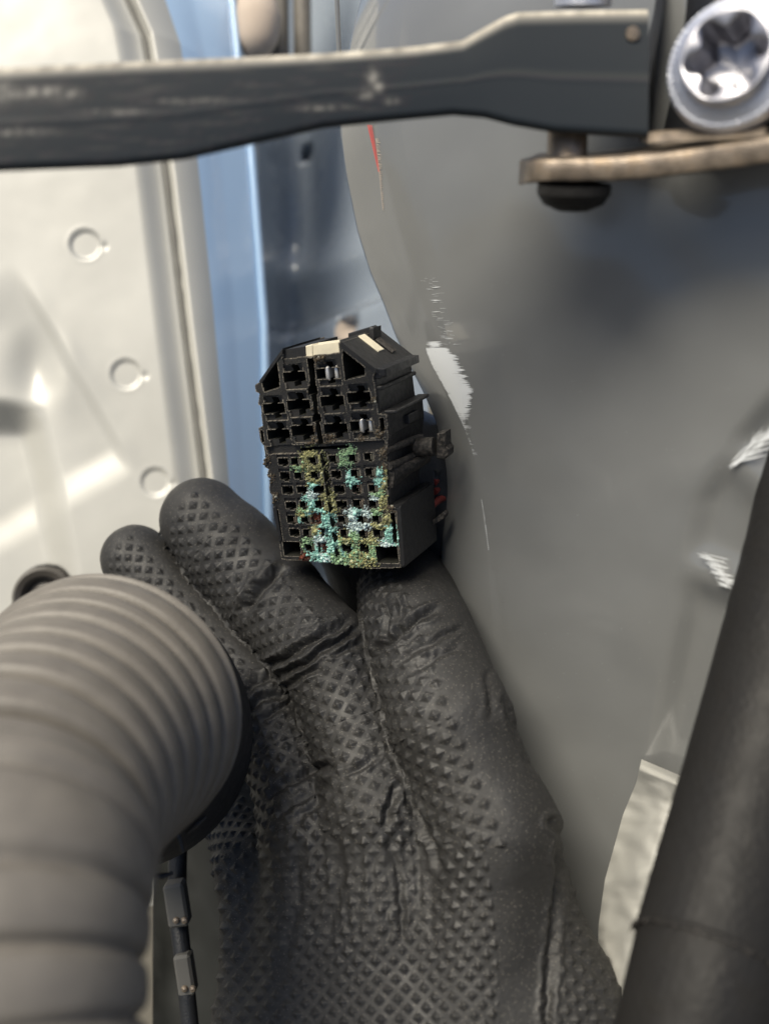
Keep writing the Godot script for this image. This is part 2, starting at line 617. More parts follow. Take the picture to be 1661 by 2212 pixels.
# ------------------------------------------------------------------ the pillar on the right
func pillar() -> Sheet:
	var t := thing("car_pillar", "grey painted car pillar with a white scrape down its ridge", "car pillar", W(1300, 2150, 0.22))
	var p0 := W(1300, 1000, 0.199)
	var sh := Sheet.new(p0, W(1661, 1000, 0.175) - W(945, 1000, 0.224), W(1300, 300, 0.186) - W(1300, 1700, 0.214))
	var edge := []
	var fold := []
	for q in [[940, 1500], [948, 1300], [955, 1150], [956, 1040], [945, 920], [918, 855], [885, 790], [852, 720], [830, 660], [800, 590], [772, 500], [748, 380], [735, 290], [728, 150], [722, 0]]:
		var p := sh.hit(q[0], q[1], -0.0045)
		edge.append([p.y, p.x])
	for q in [[1090, 1600], [1070, 1400], [1055, 1200], [1040, 1080], [1020, 950], [1000, 850], [975, 760], [945, 640], [915, 500], [880, 350], [850, 150], [840, 0]]:
		var p := sh.hit(q[0], q[1], 0.0)
		fold.append([p.y, p.x])
	var bulge := []
	for q in [[1400, 1560], [1445, 1330], [1455, 1200], [1485, 1080], [1560, 950], [1650, 850]]:
		var p := sh.hit(q[0], q[1])
		bulge.append([p.y, p.x])
	var btop := sh.hit(1000, 270).y
	var by1 := sh.hit(1600, 960).y
	var by2 := sh.hit(1560, 1225).y
	var rows := 330
	var pts := PackedVector3Array()
	var w := 0
	for r in rows:
		var b := lerpf(-0.17, 0.20, r / (rows - 1.0))
		var a0 := along(edge, b)
		var a1 := along(fold, b)
		a1 = maxf(a1, a0 + 0.004)
		var bl := along(bulge, b)
		var row := PackedVector2Array()
		for k in range(8, 0, -1):
			row.append(Vector2(a0 + 0.0012 + 0.0016 * k * k * 0.35, -0.0062 - 0.0045 * k))
		for k in range(0, 6):
			var u := PI * 0.5 * k / 5.0
			row.append(Vector2(a0 + 0.0012 * (1.0 - sin(u)), -0.0062 + 0.0017 * (1.0 - cos(u))))
		for k in range(1, 40):
			var u := k / 40.0
			row.append(Vector2(lerpf(a0, a1, u), -0.0045 * pow(1.0 - u, 1.7)))
		for k in 110:
			row.append(Vector2(a1 + (0.085 - a1) * k / 109.0, 0))
		for k in range(1, 8):
			row.append(Vector2(0.085 + 0.016 * k, -0.002 * k * k))
		for k in range(54, row.size()):
			var x := row[k].x
			var s := smooth(0.0, 0.006, x - bl)
			var win := smooth(by2 - 0.03, by2, b) * (1.0 - smooth(by1 + 0.015, by1 + 0.03, b)) if true else 0.0
			row[k].y += -0.0022 * s + 0.0016 * s * exp(-pow((b - by1 + (x - bl) * 0.6) / 0.0035, 2)) + 0.0016 * s * exp(-pow((b - by2 + (x - bl) * 0.3) / 0.004, 2))
			row[k].y += 0.0009 * noise.get_noise_2d(x * 620.0, b * 620.0)
		w = row.size()
		for p in row:
			pts.append(sh.at(p.x, b, p.y - 7.0 * pow(clampf(b - btop, 0.0, 0.04), 2)))
	var g := G.new()
	g.grid(pts, w, rows, false, Vector3.ZERO, false)
	put("pillar_panel", g, M.pillar_paint, t)
	# rolled hem along the edge
	var hem := PackedVector3Array()
	var hr := PackedFloat32Array()
	for k in 80:
		var b := lerpf(-0.03, 0.19, k / 79.0)
		hem.append(sh.at(along(edge, b) - 0.0002, b, -0.0056))
		hr.append(0.00055)
	g = G.new()
	g.tube(hem, hr, 10)
	put("edge_hem", g, M.pillar_paint, t.get_node("pillar_panel"))
	# where the paint has been rubbed off: thin flakes of bare primer, streak by streak
	g = G.new()
	var lft := [[748, 918], [790, 934], [840, 962], [900, 992], [940, 1010], [985, 1024]]
	var rgt := [[748, 960], [765, 985], [800, 1003], [840, 1020], [875, 1021], [910, 1012], [940, 1016], [985, 1026]]
	rng.seed = 11
	var y := 738.0
	while y < 985.0:
		var xa := along(lft, y) + rng.randf_range(-1, 2)
		var xb := along(rgt, y) - 4.0 + 12.0 * fine.get_noise_1d(y * 1.6) + rng.randf_range(-8, 4)
		if y < 752:
			xa = rng.randf_range(920, 935)
			xb = rng.randf_range(935, 960)
		if xb > xa and rng.randf() > 0.10:
			streak(g, sh, along_h(sh, fold, edge), xa, y, xb, y + rng.randf_range(-2, 3), rng.randf_range(0.4, 1.0))
		y += 0.3
	for k in 60:
		var yy := rng.randf_range(600, 745)
		var xx := 905 + (yy - 600) * 0.33 + rng.randf_range(0, 30)
		streak(g, sh, along_h(sh, fold, edge), xx, yy, xx + rng.randf_range(4, 20), yy + rng.randf_range(-2, 2), rng.randf_range(0.4, 1.0))
	for k in 26:
		var u := k / 26.0
		var xx := lerpf(1041, 1056, u)
		var yy := lerpf(1080, 1190, u)
		streak(g, sh, along_h(sh, fold, edge), xx - 1, yy, xx + rng.randf_range(0.5, 3), yy + 1, rng.randf_range(2, 5))
	for k in 150:   # pale glints by the crease near the tube, painted on as streaks
		var u := k / 150.0
		var yy := lerpf(1195, 1262, u) + rng.randf_range(-5, 5)
		var xx := 1508 + 45 * pow(u, 0.7) + rng.randf_range(-6, 14)
		if rng.randf() < 0.55:
			streak(g, sh, along_h(sh, fold, edge), xx, yy, xx + rng.randf_range(6, 50), yy + rng.randf_range(4, 18), rng.randf_range(0.3, 1.1))
		if k % 2 == 0:
			yy = lerpf(930, 1015, u) + rng.randf_range(-4, 4)
			xx = 1660 - 90 * u + rng.randf_range(-8, 8)
			streak(g, sh, along_h(sh, fold, edge), xx, yy, xx + rng.randf_range(10, 60), yy - rng.randf_range(8, 40), rng.randf_range(0.3, 1.0))
	put("pale_streaks", g, M.primer, t, "white scrape where the paint is rubbed off the ridge, plus painted light glints near the tube")
	g = G.new()
	for k in 120:
		var yy := rng.randf_range(880, 2000)
		var xx := rng.randf_range(1040, 1560)
		if xx < 1040 + (yy - 1200) * 0.35:
			continue
		streak(g, sh, along_h(sh, fold, edge), xx, yy, xx + rng.randf_range(0.6, 2.4), yy + rng.randf_range(-1, 1), rng.randf_range(0.6, 1.4))
	for k in 70:
		var yy := rng.randf_range(1210, 1420)
		var xx := 1062 + (yy - 1210) * 0.19 + rng.randf_range(-7, 9)
		streak(g, sh, along_h(sh, fold, edge), xx, yy, xx + rng.randf_range(0.6, 2.0), yy, rng.randf_range(0.6, 2.0))
	put("grit", g, M.seal, t, "", "stuff")
	g = G.new()
	for k in 170:
		var yy := rng.randf_range(560, 2050)
		var xx := rng.randf_range(1040, 1640)
		if xx < 1040 + (yy - 1200) * 0.35 or xx > 1660 - (yy - 1200) * 0.25:
			continue
		streak(g, sh, along_h(sh, fold, edge), xx, yy, xx + rng.randf_range(0.5, 2.2), yy + rng.randf_range(-1, 1), rng.randf_range(0.4, 1.1))
	put("dust_speck", g, M.primer, t, "", "stuff")
	# red mark above
	g = G.new()
	for k in 60:
		var u := k / 60.0
		var xx := lerpf(800, 820, u)
		var yy := lerpf(270, 372, u)
		streak(g, sh, along_h(sh, fold, edge), xx - 6 + 4 * u, yy, xx + 5 - 3 * u, yy + 1, 2.4)
	put("red_mark", g, M.red_streak, t, "thin red mark below the strap arm")
	g = G.new()
	for k in 90:
		var yy := lerpf(300, 455, k / 90.0)
		var u := k / 90.0
		var xx := lerpf(812, 827, u)
		streak(g, sh, along_h(sh, fold, edge), xx, yy, xx + rng.randf_range(4, 12) * (1.0 - u * 0.6), yy + rng.randf_range(-1, 2), rng.randf_range(1.0, 2.0))
	put("pale_streaks", g, M.foam, t)
	# the bright bent gusset low on the pillar
	g = G.new()
	var outline := [[1640, 1385, 1661], [1690, 1374, 1500], [1760, 1345, 1480], [1850, 1320, 1450], [1900, 1306, 1440], [2000, 1292, 1400], [2120, 1290, 1400], [2400, 1290, 1420]]
	var gp := PackedVector3Array()
	var gw := 26
	var gh := 90
	for r in gh:
		var py := lerpf(1640, 2400, r / (gh - 1.0))
		var xl := along(outline.map(func(q): return [q[0], q[1]]), py)
		var xr := xl + 260.0
		for k in gw:
			var u := k / (gw - 1.0)
			var px := lerpf(xl, xr, u)
			var slant := 110.0 * u * (1.0 - smooth(1640, 1800, py))
			var lift := 0.002 + 0.010 * smooth(-0.1, 0.35, u) - 0.004 * u
			lift += 0.006 * smooth(1850, 1930, py + 60 * u) + 0.010 * smooth(1900, 2300, py)
			lift += 0.0022 * sin((py + 70.0 * u) / 41.0) * (1.0 - smooth(1900, 1960, py)) + 0.0012 * noise.get_noise_2d(px * 1.2, py * 1.2)
			lift *= smooth(-0.05, 0.2, (py - 1640) / 100.0)
			var hp := sh.hit(px, py + slant, lift)
			gp.append(sh.at(hp.x, hp.y, lift))
	g.grid(gp, gw, gh, false, Vector3.ZERO, false)
	put("gusset", g, M.paint, t, "bright bent gusset low on the pillar beside the black tube")
	return sh


var _h_edge := []
var _h_fold := []


func along_h(_sh: Sheet, fold: Array, edge: Array) -> int:
	_h_edge = edge
	_h_fold = fold
	return 0


# a thin flake lying on the pillar from one picture point to another
func streak(g: G, sh: Sheet, _k: int, x0: float, y0: float, x1: float, y1: float, wd: float) -> void:
	var n := clampi(int((x1 - x0) / 9.0), 1, 14)
	var pts := []
	for j in n + 1:
		var h := 0.0
		var p := Vector2.ZERO
		var qx := lerpf(x0, x1, float(j) / n)
		var qy := lerpf(y0, y1, float(j) / n)
		for it in 4:
			p = sh.hit(qx, qy, h)
			var a0 := along(_h_edge, p.y)
			var a1 := maxf(along(_h_fold, p.y), a0 + 0.004)
			if p.x < a1:
				var u := clampf((p.x - a0) / (a1 - a0), 0.0, 1.0)
				h = -0.0045 * pow(1.0 - u, 1.7)
			else:
				h = 0.0009 * noise.get_noise_2d(p.x * 620.0, p.y * 620.0)
		pts.append(sh.at(p.x, p.y, h + 0.00014))
	var s: Vector3 = sh.n.cross((pts[n] - pts[0]).normalized()) * (wd * 0.21 / F)
	var away := sh.at(0, 0, -2.0)
	for j in n:
		var w0 := 0.25 if j == 0 else 1.0
		var w1 := 0.15 if j == n - 1 else 1.0
		g.poly(PackedVector3Array([pts[j] + s * w0, pts[j + 1] + s * w1, pts[j + 1] - s * w1, pts[j] - s * w0]), away)


# ------------------------------------------------------------------ strap arm, bracket, bolt
func WS(px: float, py: float, d: float) -> Vector3:
	return W(px, py, d * 0.92)


func strap() -> void:
	var back := Vector3(0, sin(deg_to_rad(PITCH)), -cos(deg_to_rad(PITCH)))
	var t := thing("door_check_strap", "scuffed black door check strap arm crossing the gap", "check strap", WS(500, 350, 0.165))
	var top := [[-500, 168], [0, 146], [250, 134], [500, 124], [700, 115], [900, 100], [1000, 87], [1040, 64], [1090, 36], [1120, 26], [1240, 22], [1400, 20]]
	var bot := [[-500, 395], [0, 372], [250, 362], [400, 346], [550, 312], [700, 278], [850, 262], [980, 250], [1050, 256], [1110, 272], [1200, 288], [1400, 300]]
	var smears := [[55, 190, 40, 14], [105, 188, 26, 12], [150, 196, 30, 12], [6, 190, 22, 24], [805, 165, 13, 24], [818, 192, 10, 14], [790, 210, 16, 12], [845, 228, 14, 8], [700, 242, 50, 6], [30, 290, 70, 8], [250, 240, 60, 5], [420, 215, 80, 5]]
	var pts := PackedVector3Array()
	var cols := PackedColorArray()
	var n := 420
	var ring := 0
	for k in n:
		var x := lerpf(-500, 1400, k / (n - 1.0))
		var d := lerpf(0.155, 0.176, smooth(-500, 1400, x))
		var a := WS(x, along(top, x), d)
		var b := WS(x, along(bot, x), d)
		var up := (a - b).normalized()
		var bv := 0.0011
		var th := 0.011
		var q := PackedVector3Array()
		var qc := PackedColorArray()
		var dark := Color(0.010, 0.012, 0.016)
		for j in 30:
			var u := j / 29.0
			var seam_line := exp(-pow((u - 0.46) / 0.025, 2))
			q.append((b + up * bv).lerp(a - up * bv, u) - back * (0.00012 * seam_line + 0.00025 * sin(PI * u)))
			var py := lerpf(along(bot, x), along(top, x), u)
			var w := 0.14 * maxf(0.0, fine.get_noise_2d(x * 0.12, py * 1.1) - 0.05) * (1.0 - smooth(700, 1000, x))
			for e in smears:
				w += 0.7 * exp(-pow((x - e[0]) / e[2], 2) - pow((py - e[1]) / e[3], 2)) * (0.55 + 0.9 * fine.get_noise_2d(x * 0.8, py * 0.8))
			w += 0.08 * seam_line * smooth(700, 900, x)
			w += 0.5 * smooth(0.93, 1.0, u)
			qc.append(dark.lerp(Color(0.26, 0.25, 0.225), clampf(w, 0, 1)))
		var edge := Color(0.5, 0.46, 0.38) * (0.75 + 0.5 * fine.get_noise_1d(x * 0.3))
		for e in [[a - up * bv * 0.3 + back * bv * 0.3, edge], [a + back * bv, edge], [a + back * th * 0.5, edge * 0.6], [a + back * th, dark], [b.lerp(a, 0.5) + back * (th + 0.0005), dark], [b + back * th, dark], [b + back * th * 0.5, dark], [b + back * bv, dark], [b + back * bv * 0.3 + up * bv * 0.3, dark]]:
			q.append(e[0])
			qc.append(e[1])
		ring = q.size()
		pts.append_array(q)
		cols.append_array(qc)
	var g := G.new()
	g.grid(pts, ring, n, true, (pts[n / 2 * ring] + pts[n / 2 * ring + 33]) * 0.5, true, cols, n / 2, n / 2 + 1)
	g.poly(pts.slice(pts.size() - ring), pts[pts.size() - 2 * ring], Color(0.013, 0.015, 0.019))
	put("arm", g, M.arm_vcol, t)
	g = G.new()
	var dp := WS(1366, 73, 0.1755)
	g.lathe(PackedVector2Array([Vector2(0.0011, 0), Vector2(0.001, 0.0004), Vector2(0.0001, 0.0005)]), dp, -back, 16)
	put("dimple", g, M.worn_steel, t)

	# bracket: back plate, bottom ear with pin
	var bt := thing("strap_bracket", "dark steel bracket with worn bottom ear holding the strap pin", "bracket", WS(1400, 390, 0.18))
	g = G.new()
	var yaw := Basis(Vector3.UP, deg_to_rad(-38))
	g.prism(PackedVector3Array([WS(1408, -150, 0.197), WS(1408, 300, 0.197), WS(1672, 306, 0.165), WS(1760, 250, 0.156), WS(1760, -150, 0.156)]), Vector3(0.002, 0, -0.003), Color.WHITE, 0.0006)
	put("back_plate", g, M.arm_black, bt)
	g = G.new()
	g.prism(PackedVector3Array([WS(1440, -150, 0.188), WS(1404, 300, 0.188), WS(1380, 305, 0.186), WS(1432, 22, 0.1845)]), back * 0.01, Color.WHITE, 0.0004)
	put("side_cheek", g, M.arm_black, bt)
	# bottom ear: a thick plate with a rounded end, seen on its front edge
	g = G.new()
	var fr := []
	for q in [[1128, 352, 0.187], [1140, 346, 0.181], [1185, 343, 0.1775], [1260, 342, 0.176], [1340, 338, 0.1745], [1430, 330, 0.1725], [1520, 318, 0.169], [1600, 306, 0.165], [1650, 298, 0.163], [1700, 290, 0.161]]:
		fr.append(WS(q[0], q[1], q[2]))
	var line := spline(fr, 5)
	var ep := PackedVector3Array()
	var th := 0.0036
	var upv := Vector3(0, cos(deg_to_rad(PITCH)), sin(deg_to_rad(PITCH)))
	for p in line:
		var u := (p.x - line[0].x) / (line[line.size() - 1].x - line[0].x)
		var bk := back * (0.004 + 0.012 * smooth(0.0, 0.12, u))
		for q in [[0.0, 0.0005, 0.0], [0.0, 0.0016, 0.0], [0.0, th - 0.0005, 0.0], [0.0006, th, 0.0], [0.5, th, 1.0], [1.0, th, 1.0], [1.0, 0.0, 1.0], [0.5, 0.0, 1.0], [0.0006, 0.0, 0.0]]:
			var o: Vector3 = p - upv * q[1]
			if q[2] > 0.5:
				o += bk * q[0]
			else:
				o += back * q[0]
			ep.append(o)
	g.grid(ep, 9, line.size(), true, line[line.size() / 2] - upv * 0.002 + back * 0.006, true, PackedColorArray(), line.size() / 2, line.size() / 2 + 1)
	g.poly(ep.slice(0, 9), line[4])
	put("bottom_ear", g, M.worn_steel, bt, "worn brown edge of the bracket's bottom ear")
	g = G.new()
	g.prism(PackedVector3Array([WS(1400, 288, 0.176), WS(1404, 310, 0.1745), WS(1655, 296, 0.163), WS(1660, 272, 0.165)]), back * 0.006, Color.WHITE, 0.0007)
	put("bend", g, M.worn_steel, bt)
	g = G.new()
	g.tube(PackedVector3Array([WS(1226, 250, 0.183), WS(1224, 352, 0.183)]), PackedFloat32Array([0.0032, 0.0032]), 24)
	put("pin", g, M.worn_steel, bt)
	g = G.new()
	g.lathe(PackedVector2Array([Vector2(0.0001, -0.0042), Vector2(0.0026, -0.0040), Vector2(0.0048, -0.0030), Vector2(0.0058, -0.0014), Vector2(0.0058, 0.0)]), WS(1240, 398, 0.181), upv, 32)
	put("rivet_head", g, M.tube_black, bt)
	g = G.new()
	g.lathe(PackedVector2Array([Vector2(0.0045, 0.0), Vector2(0.0045, 0.005), Vector2(0.0035, 0.006), Vector2(0.0001, 0.006)]), WS(1258, 14, 0.182), upv, 32)
	put("pin_top", g, M.zinc, bt)

	# flange bolt with a six-lobed socket
	var ax := Vector3(-0.55, -0.02, 0.83).normalized()
	var bo := thing("flange_bolt", "shiny zinc flange bolt with star socket beside the strap bracket", "bolt", WS(1572, 132, 0.166))
	var c := WS(1578, 133, 0.1655)
	g = G.new()
	var R := 0.0098
	g.lathe(PackedVector2Array([Vector2(R * 0.96, -0.0035), Vector2(R, -0.0028), Vector2(R, -0.0010), Vector2(R * 0.96, -0.0002), Vector2(R * 0.80, 0.0006), Vector2(R * 0.72, 0.0010), Vector2(R * 0.70, 0.0022), Vector2(R * 0.66, 0.0029)]), c, ax, 64)
	put("flange", g, M.zinc, bo)
	g = G.new()
	for k in 60:
		var a := TAU * k / 60.0
		var x := ax.cross(Vector3.UP).normalized()
		var y := ax.cross(x)
		var dir := x * cos(a) + y * sin(a)
		g.box(c + dir * R * 0.90 + ax * 0.00005, Vector3(0.0005, 0.0002, 0.00012), 0.00008, Basis(dir, ax.cross(dir), ax))
	put("serration", g, M.zinc, bo.get_node("flange"), "", "stuff")
	g = G.new()
	var sp := PackedVector3Array()
	var x := ax.cross(Vector3.UP).normalized()
	var y := ax.cross(x)
	var segs := 96
	for ring_k in 7:
		for q in segs:
			var a := TAU * q / segs
			var tr := R * (0.50 + 0.09 * cos(6.0 * a))
			var r: float = [0.02 * R, tr * 0.7, tr * 0.97, tr, tr * 1.04 + 0.0002, R * 0.62, R * 0.66][ring_k]
			var h: float = [-0.0040, -0.0038, -0.0034, 0.0022, 0.0027, 0.0030, 0.0029][ring_k]
			sp.append(c + ax * h + (x * cos(a) + y * sin(a)) * r)
	g.grid(sp, segs, 7, true, c + ax * 1.0, false, PackedColorArray(), 5, 6)
	put("star_socket", g, M.socket, bo)


# ------------------------------------------------------------------ corrugated boot, lower left
func boot() -> void:
	var t := thing("corrugated_boot", "large grey rubber corrugated cable boot at the lower left", "cable boot", W(0, 2200, 0.125))
	var key := [[232, 1532, 0.190, 300], [165, 1590, 0.177, 300], [105, 1650, 0.164, 303], [20, 1765, 0.147, 318], [-25, 1920, 0.135, 326], [-42, 2120, 0.128, 326], [-50, 2400, 0.122, 330]]
	var path := spline(key.map(func(q): return W(q[0], q[1], q[2])), 30)
	var rad := spline1(key.map(func(q): return q[3] * q[2] / F), 30)
	var len := 0.0
	var s := PackedFloat32Array([0.0])
	for k in range(1, path.size()):
		len += path[k].distance_to(path[k - 1])
		s.append(len)
	var r := PackedFloat32Array()
	var p2 := PackedVector3Array()
	var r2 := PackedFloat32Array()
	var n := 300
	for k in n:
		var u := len * k / (n - 1.0)
		var j := 0
		while j < s.size() - 2 and s[j + 1] < u:
			j += 1
		var f := (u - s[j]) / (s[j + 1] - s[j])
		p2.append(path[j].lerp(path[j + 1], f))
		var ph := fmod(u / 0.0067 + 0.3, 1.0)
		var g0 := exp(-pow((ph - 0.5) / 0.10, 2)) * 0.0046
		var crown := 0.0006 * sin(PI * fmod(ph + 0.5, 1.0))
		var lip := 0.0012 * (1.0 - smooth(0.0012, 0.003, u)) - 0.0015 * (1.0 - smooth(0.0, 0.0012, u))
		var big := 0.0
		if u > len * 0.62:
			big = 0.0012 * smooth(len * 0.62, len * 0.64, u)
			g0 *= 0.2
		r2.append(lerpf(rad[j], rad[j + 1], f) - g0 + crown + lip + big)
	var g := G.new()
	g.tube(p2, r2, 72)
	put("bellows", g, M.rubber, t)
	g = G.new()
	var cp := [W(228, 1528, 0.191), W(245, 1552, 0.197), W(262, 1580, 0.205), W(272, 1596, 0.213), W(275, 1600, 0.215)]
	g.tube(spline(cp, 6), spline1([0.0232, 0.0245, 0.0253, 0.0256, 0.0240], 6), 72)
	put("cuff", g, M.dark_rubber, t, "smooth dark cuff behind the corrugated part")
	for q in [[[366, 1780], [384, 1805], [396, 1842]], [[404, 1800], [425, 1782], [446, 1763]], [[330, 1889], [350, 1893], [374, 1886]]]:
		g = G.new()
		var rp := []
		for k in q:
			rp.append(W(k[0], k[1], 0.186))
		g.tube(spline(rp, 5), spline1([0.0003, 0.0006, 0.0003], 5), 8)
		put("moulding_rib", g, M.dark_rubber, t.get_node("cuff"))

	# cable with clips hanging below the boot
	var c := thing("clipped_cable", "thin cable with shiny clips hanging below the corrugated boot", "cable", W(400, 2200, 0.25))
	g = G.new()
	g.tube(spline([W(385, 1830, 0.245), W(384, 1960, 0.242), W(398, 2090, 0.238), W(420, 2300, 0.235)], 8), spline1([0.0022, 0.0022, 0.002, 0.002], 8), 16)
	put("sheath", g, M.dark_rubber, c)
	for q in [[384, 1950, 22, 46], [402, 2100, 18, 44]]:
		g = G.new()
		g.box(W(q[0], q[1], 0.2375), Vector3(q[2] * 0.24 / F, q[3] * 0.24 / F, 0.0024), 0.0006, Basis(Vector3.BACK, 0.15))
		var cl := put("clip", g, M.seal, c)
		for sgn in [-1, 1]:
			g = G.new()
			g.lathe(PackedVector2Array([Vector2(0.0008, 0), Vector2(0.0006, 0.0005), Vector2(0.0001, 0.0007)]), W(q[0] + sgn * 9 + 6, q[1] + q[3] - 8, 0.2349), Vector3.BACK, 12)
			put("rivet", g, M.worn_steel, cl)
	# lower body behind them, its shade put in as near-black colour
	var b := thing("lower_body_panel", "lower body panel with its shade painted near-black behind the boot and the glove", "body panel", W(430, 2200, 0.30))
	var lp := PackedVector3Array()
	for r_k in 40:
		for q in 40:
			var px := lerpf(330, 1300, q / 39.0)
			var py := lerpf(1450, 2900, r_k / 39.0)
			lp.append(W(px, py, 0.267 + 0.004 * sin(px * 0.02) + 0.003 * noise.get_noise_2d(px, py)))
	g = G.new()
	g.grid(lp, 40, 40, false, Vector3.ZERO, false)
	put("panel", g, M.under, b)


# ------------------------------------------------------------------ black tube at the right
func WT(px: float, py: float, d: float) -> Vector3:
	return W(px, py, d * 0.9)


func tube_right() -> void:
	var t := thing("black_tube", "thick black taped tube running down the right edge", "tube", WT(1500, 2200, 0.17))
	var key := [[1840, 700, 0.205], [1775, 1100, 0.197], [1690, 1450, 0.190], [1612, 1750, 0.182], [1545, 2000, 0.174], [1530, 2060, 0.172]]
	var g := G.new()
	var path := spline(key.map(func(q): return WT(q[0], q[1], q[2])), 12)
	var rad := PackedFloat32Array()
	for k in path.size():
		rad.append(0.0110 + 0.00012 * fine.get_noise_1d(k * 14.0) + (0.0004 if k > path.size() - 4 else 0.0))
	g.tube(path, rad, 48)
	put("tape_wrap", g, M.tube_black, t)
	g = G.new()
	g.tube(spline([WT(1540, 2030, 0.173), WT(1520, 2120, 0.170), WT(1490, 2260, 0.167), WT(1470, 2420, 0.164)], 8), spline1([0.0109, 0.0109, 0.0108, 0.0108], 8), 48)
	put("hose", g, M.tube_black, t, "bare black hose below the end of the tape")
	# frayed tape edge
	g = G.new()
	rng.seed = 77
	var e := path[path.size() - 1]
	var ax := (path[path.size() - 1] - path[path.size() - 3]).normalized()
	var x := ax.cross(Vector3.BACK).normalized()
	var y := ax.cross(x)
	for k in 90:
		var a := TAU * k / 90.0 + rng.randf_range(-0.04, 0.04)
		var dir := x * cos(a) + y * sin(a)
		var p := e + dir * 0.0113
		var q := p + ax * rng.randf_range(0.0002, 0.0009) + dir * rng.randf_range(0.0, 0.0004) + ax.cross(dir) * rng.randf_range(-0.0008, 0.0008)
		g.tube(PackedVector3Array([p - ax * 0.0004, q]), PackedFloat32Array([0.00012, 0.00006]), 5)
	put("frayed_edge", g, M.dusty_plastic, t.get_node("tape_wrap"), "", "stuff")
	var o := thing("grey_pipe", "short stretch of paler pipe in the bottom right corner", "pipe", WT(1660, 2210, 0.19))
	g = G.new()
	g.tube(PackedVector3Array([WT(1720, 1900, 0.2), WT(1690, 2100, 0.196), WT(1650, 2330, 0.19)]), PackedFloat32Array([0.004, 0.004, 0.004]), 24)
	put("pipe", g, M.worn_steel, o)


# ------------------------------------------------------------------ the connector
const CU := 0.0000311     # metres per unit along the rows
const CV := 0.0000279   # metres per unit down


func cz(zx: float, zy: float, w := 0.0) -> Vector3:
	# a point of the front view at depth w (metres behind the front face), in the connector's own frame
	var sx := zx - w * 14000.0
	var sy := zy + w * 9500.0
	return Vector3((sx - 58.0 - (sy - 200.0) * 0.117) * CU, -(sy - 200.0) * CV, -w)


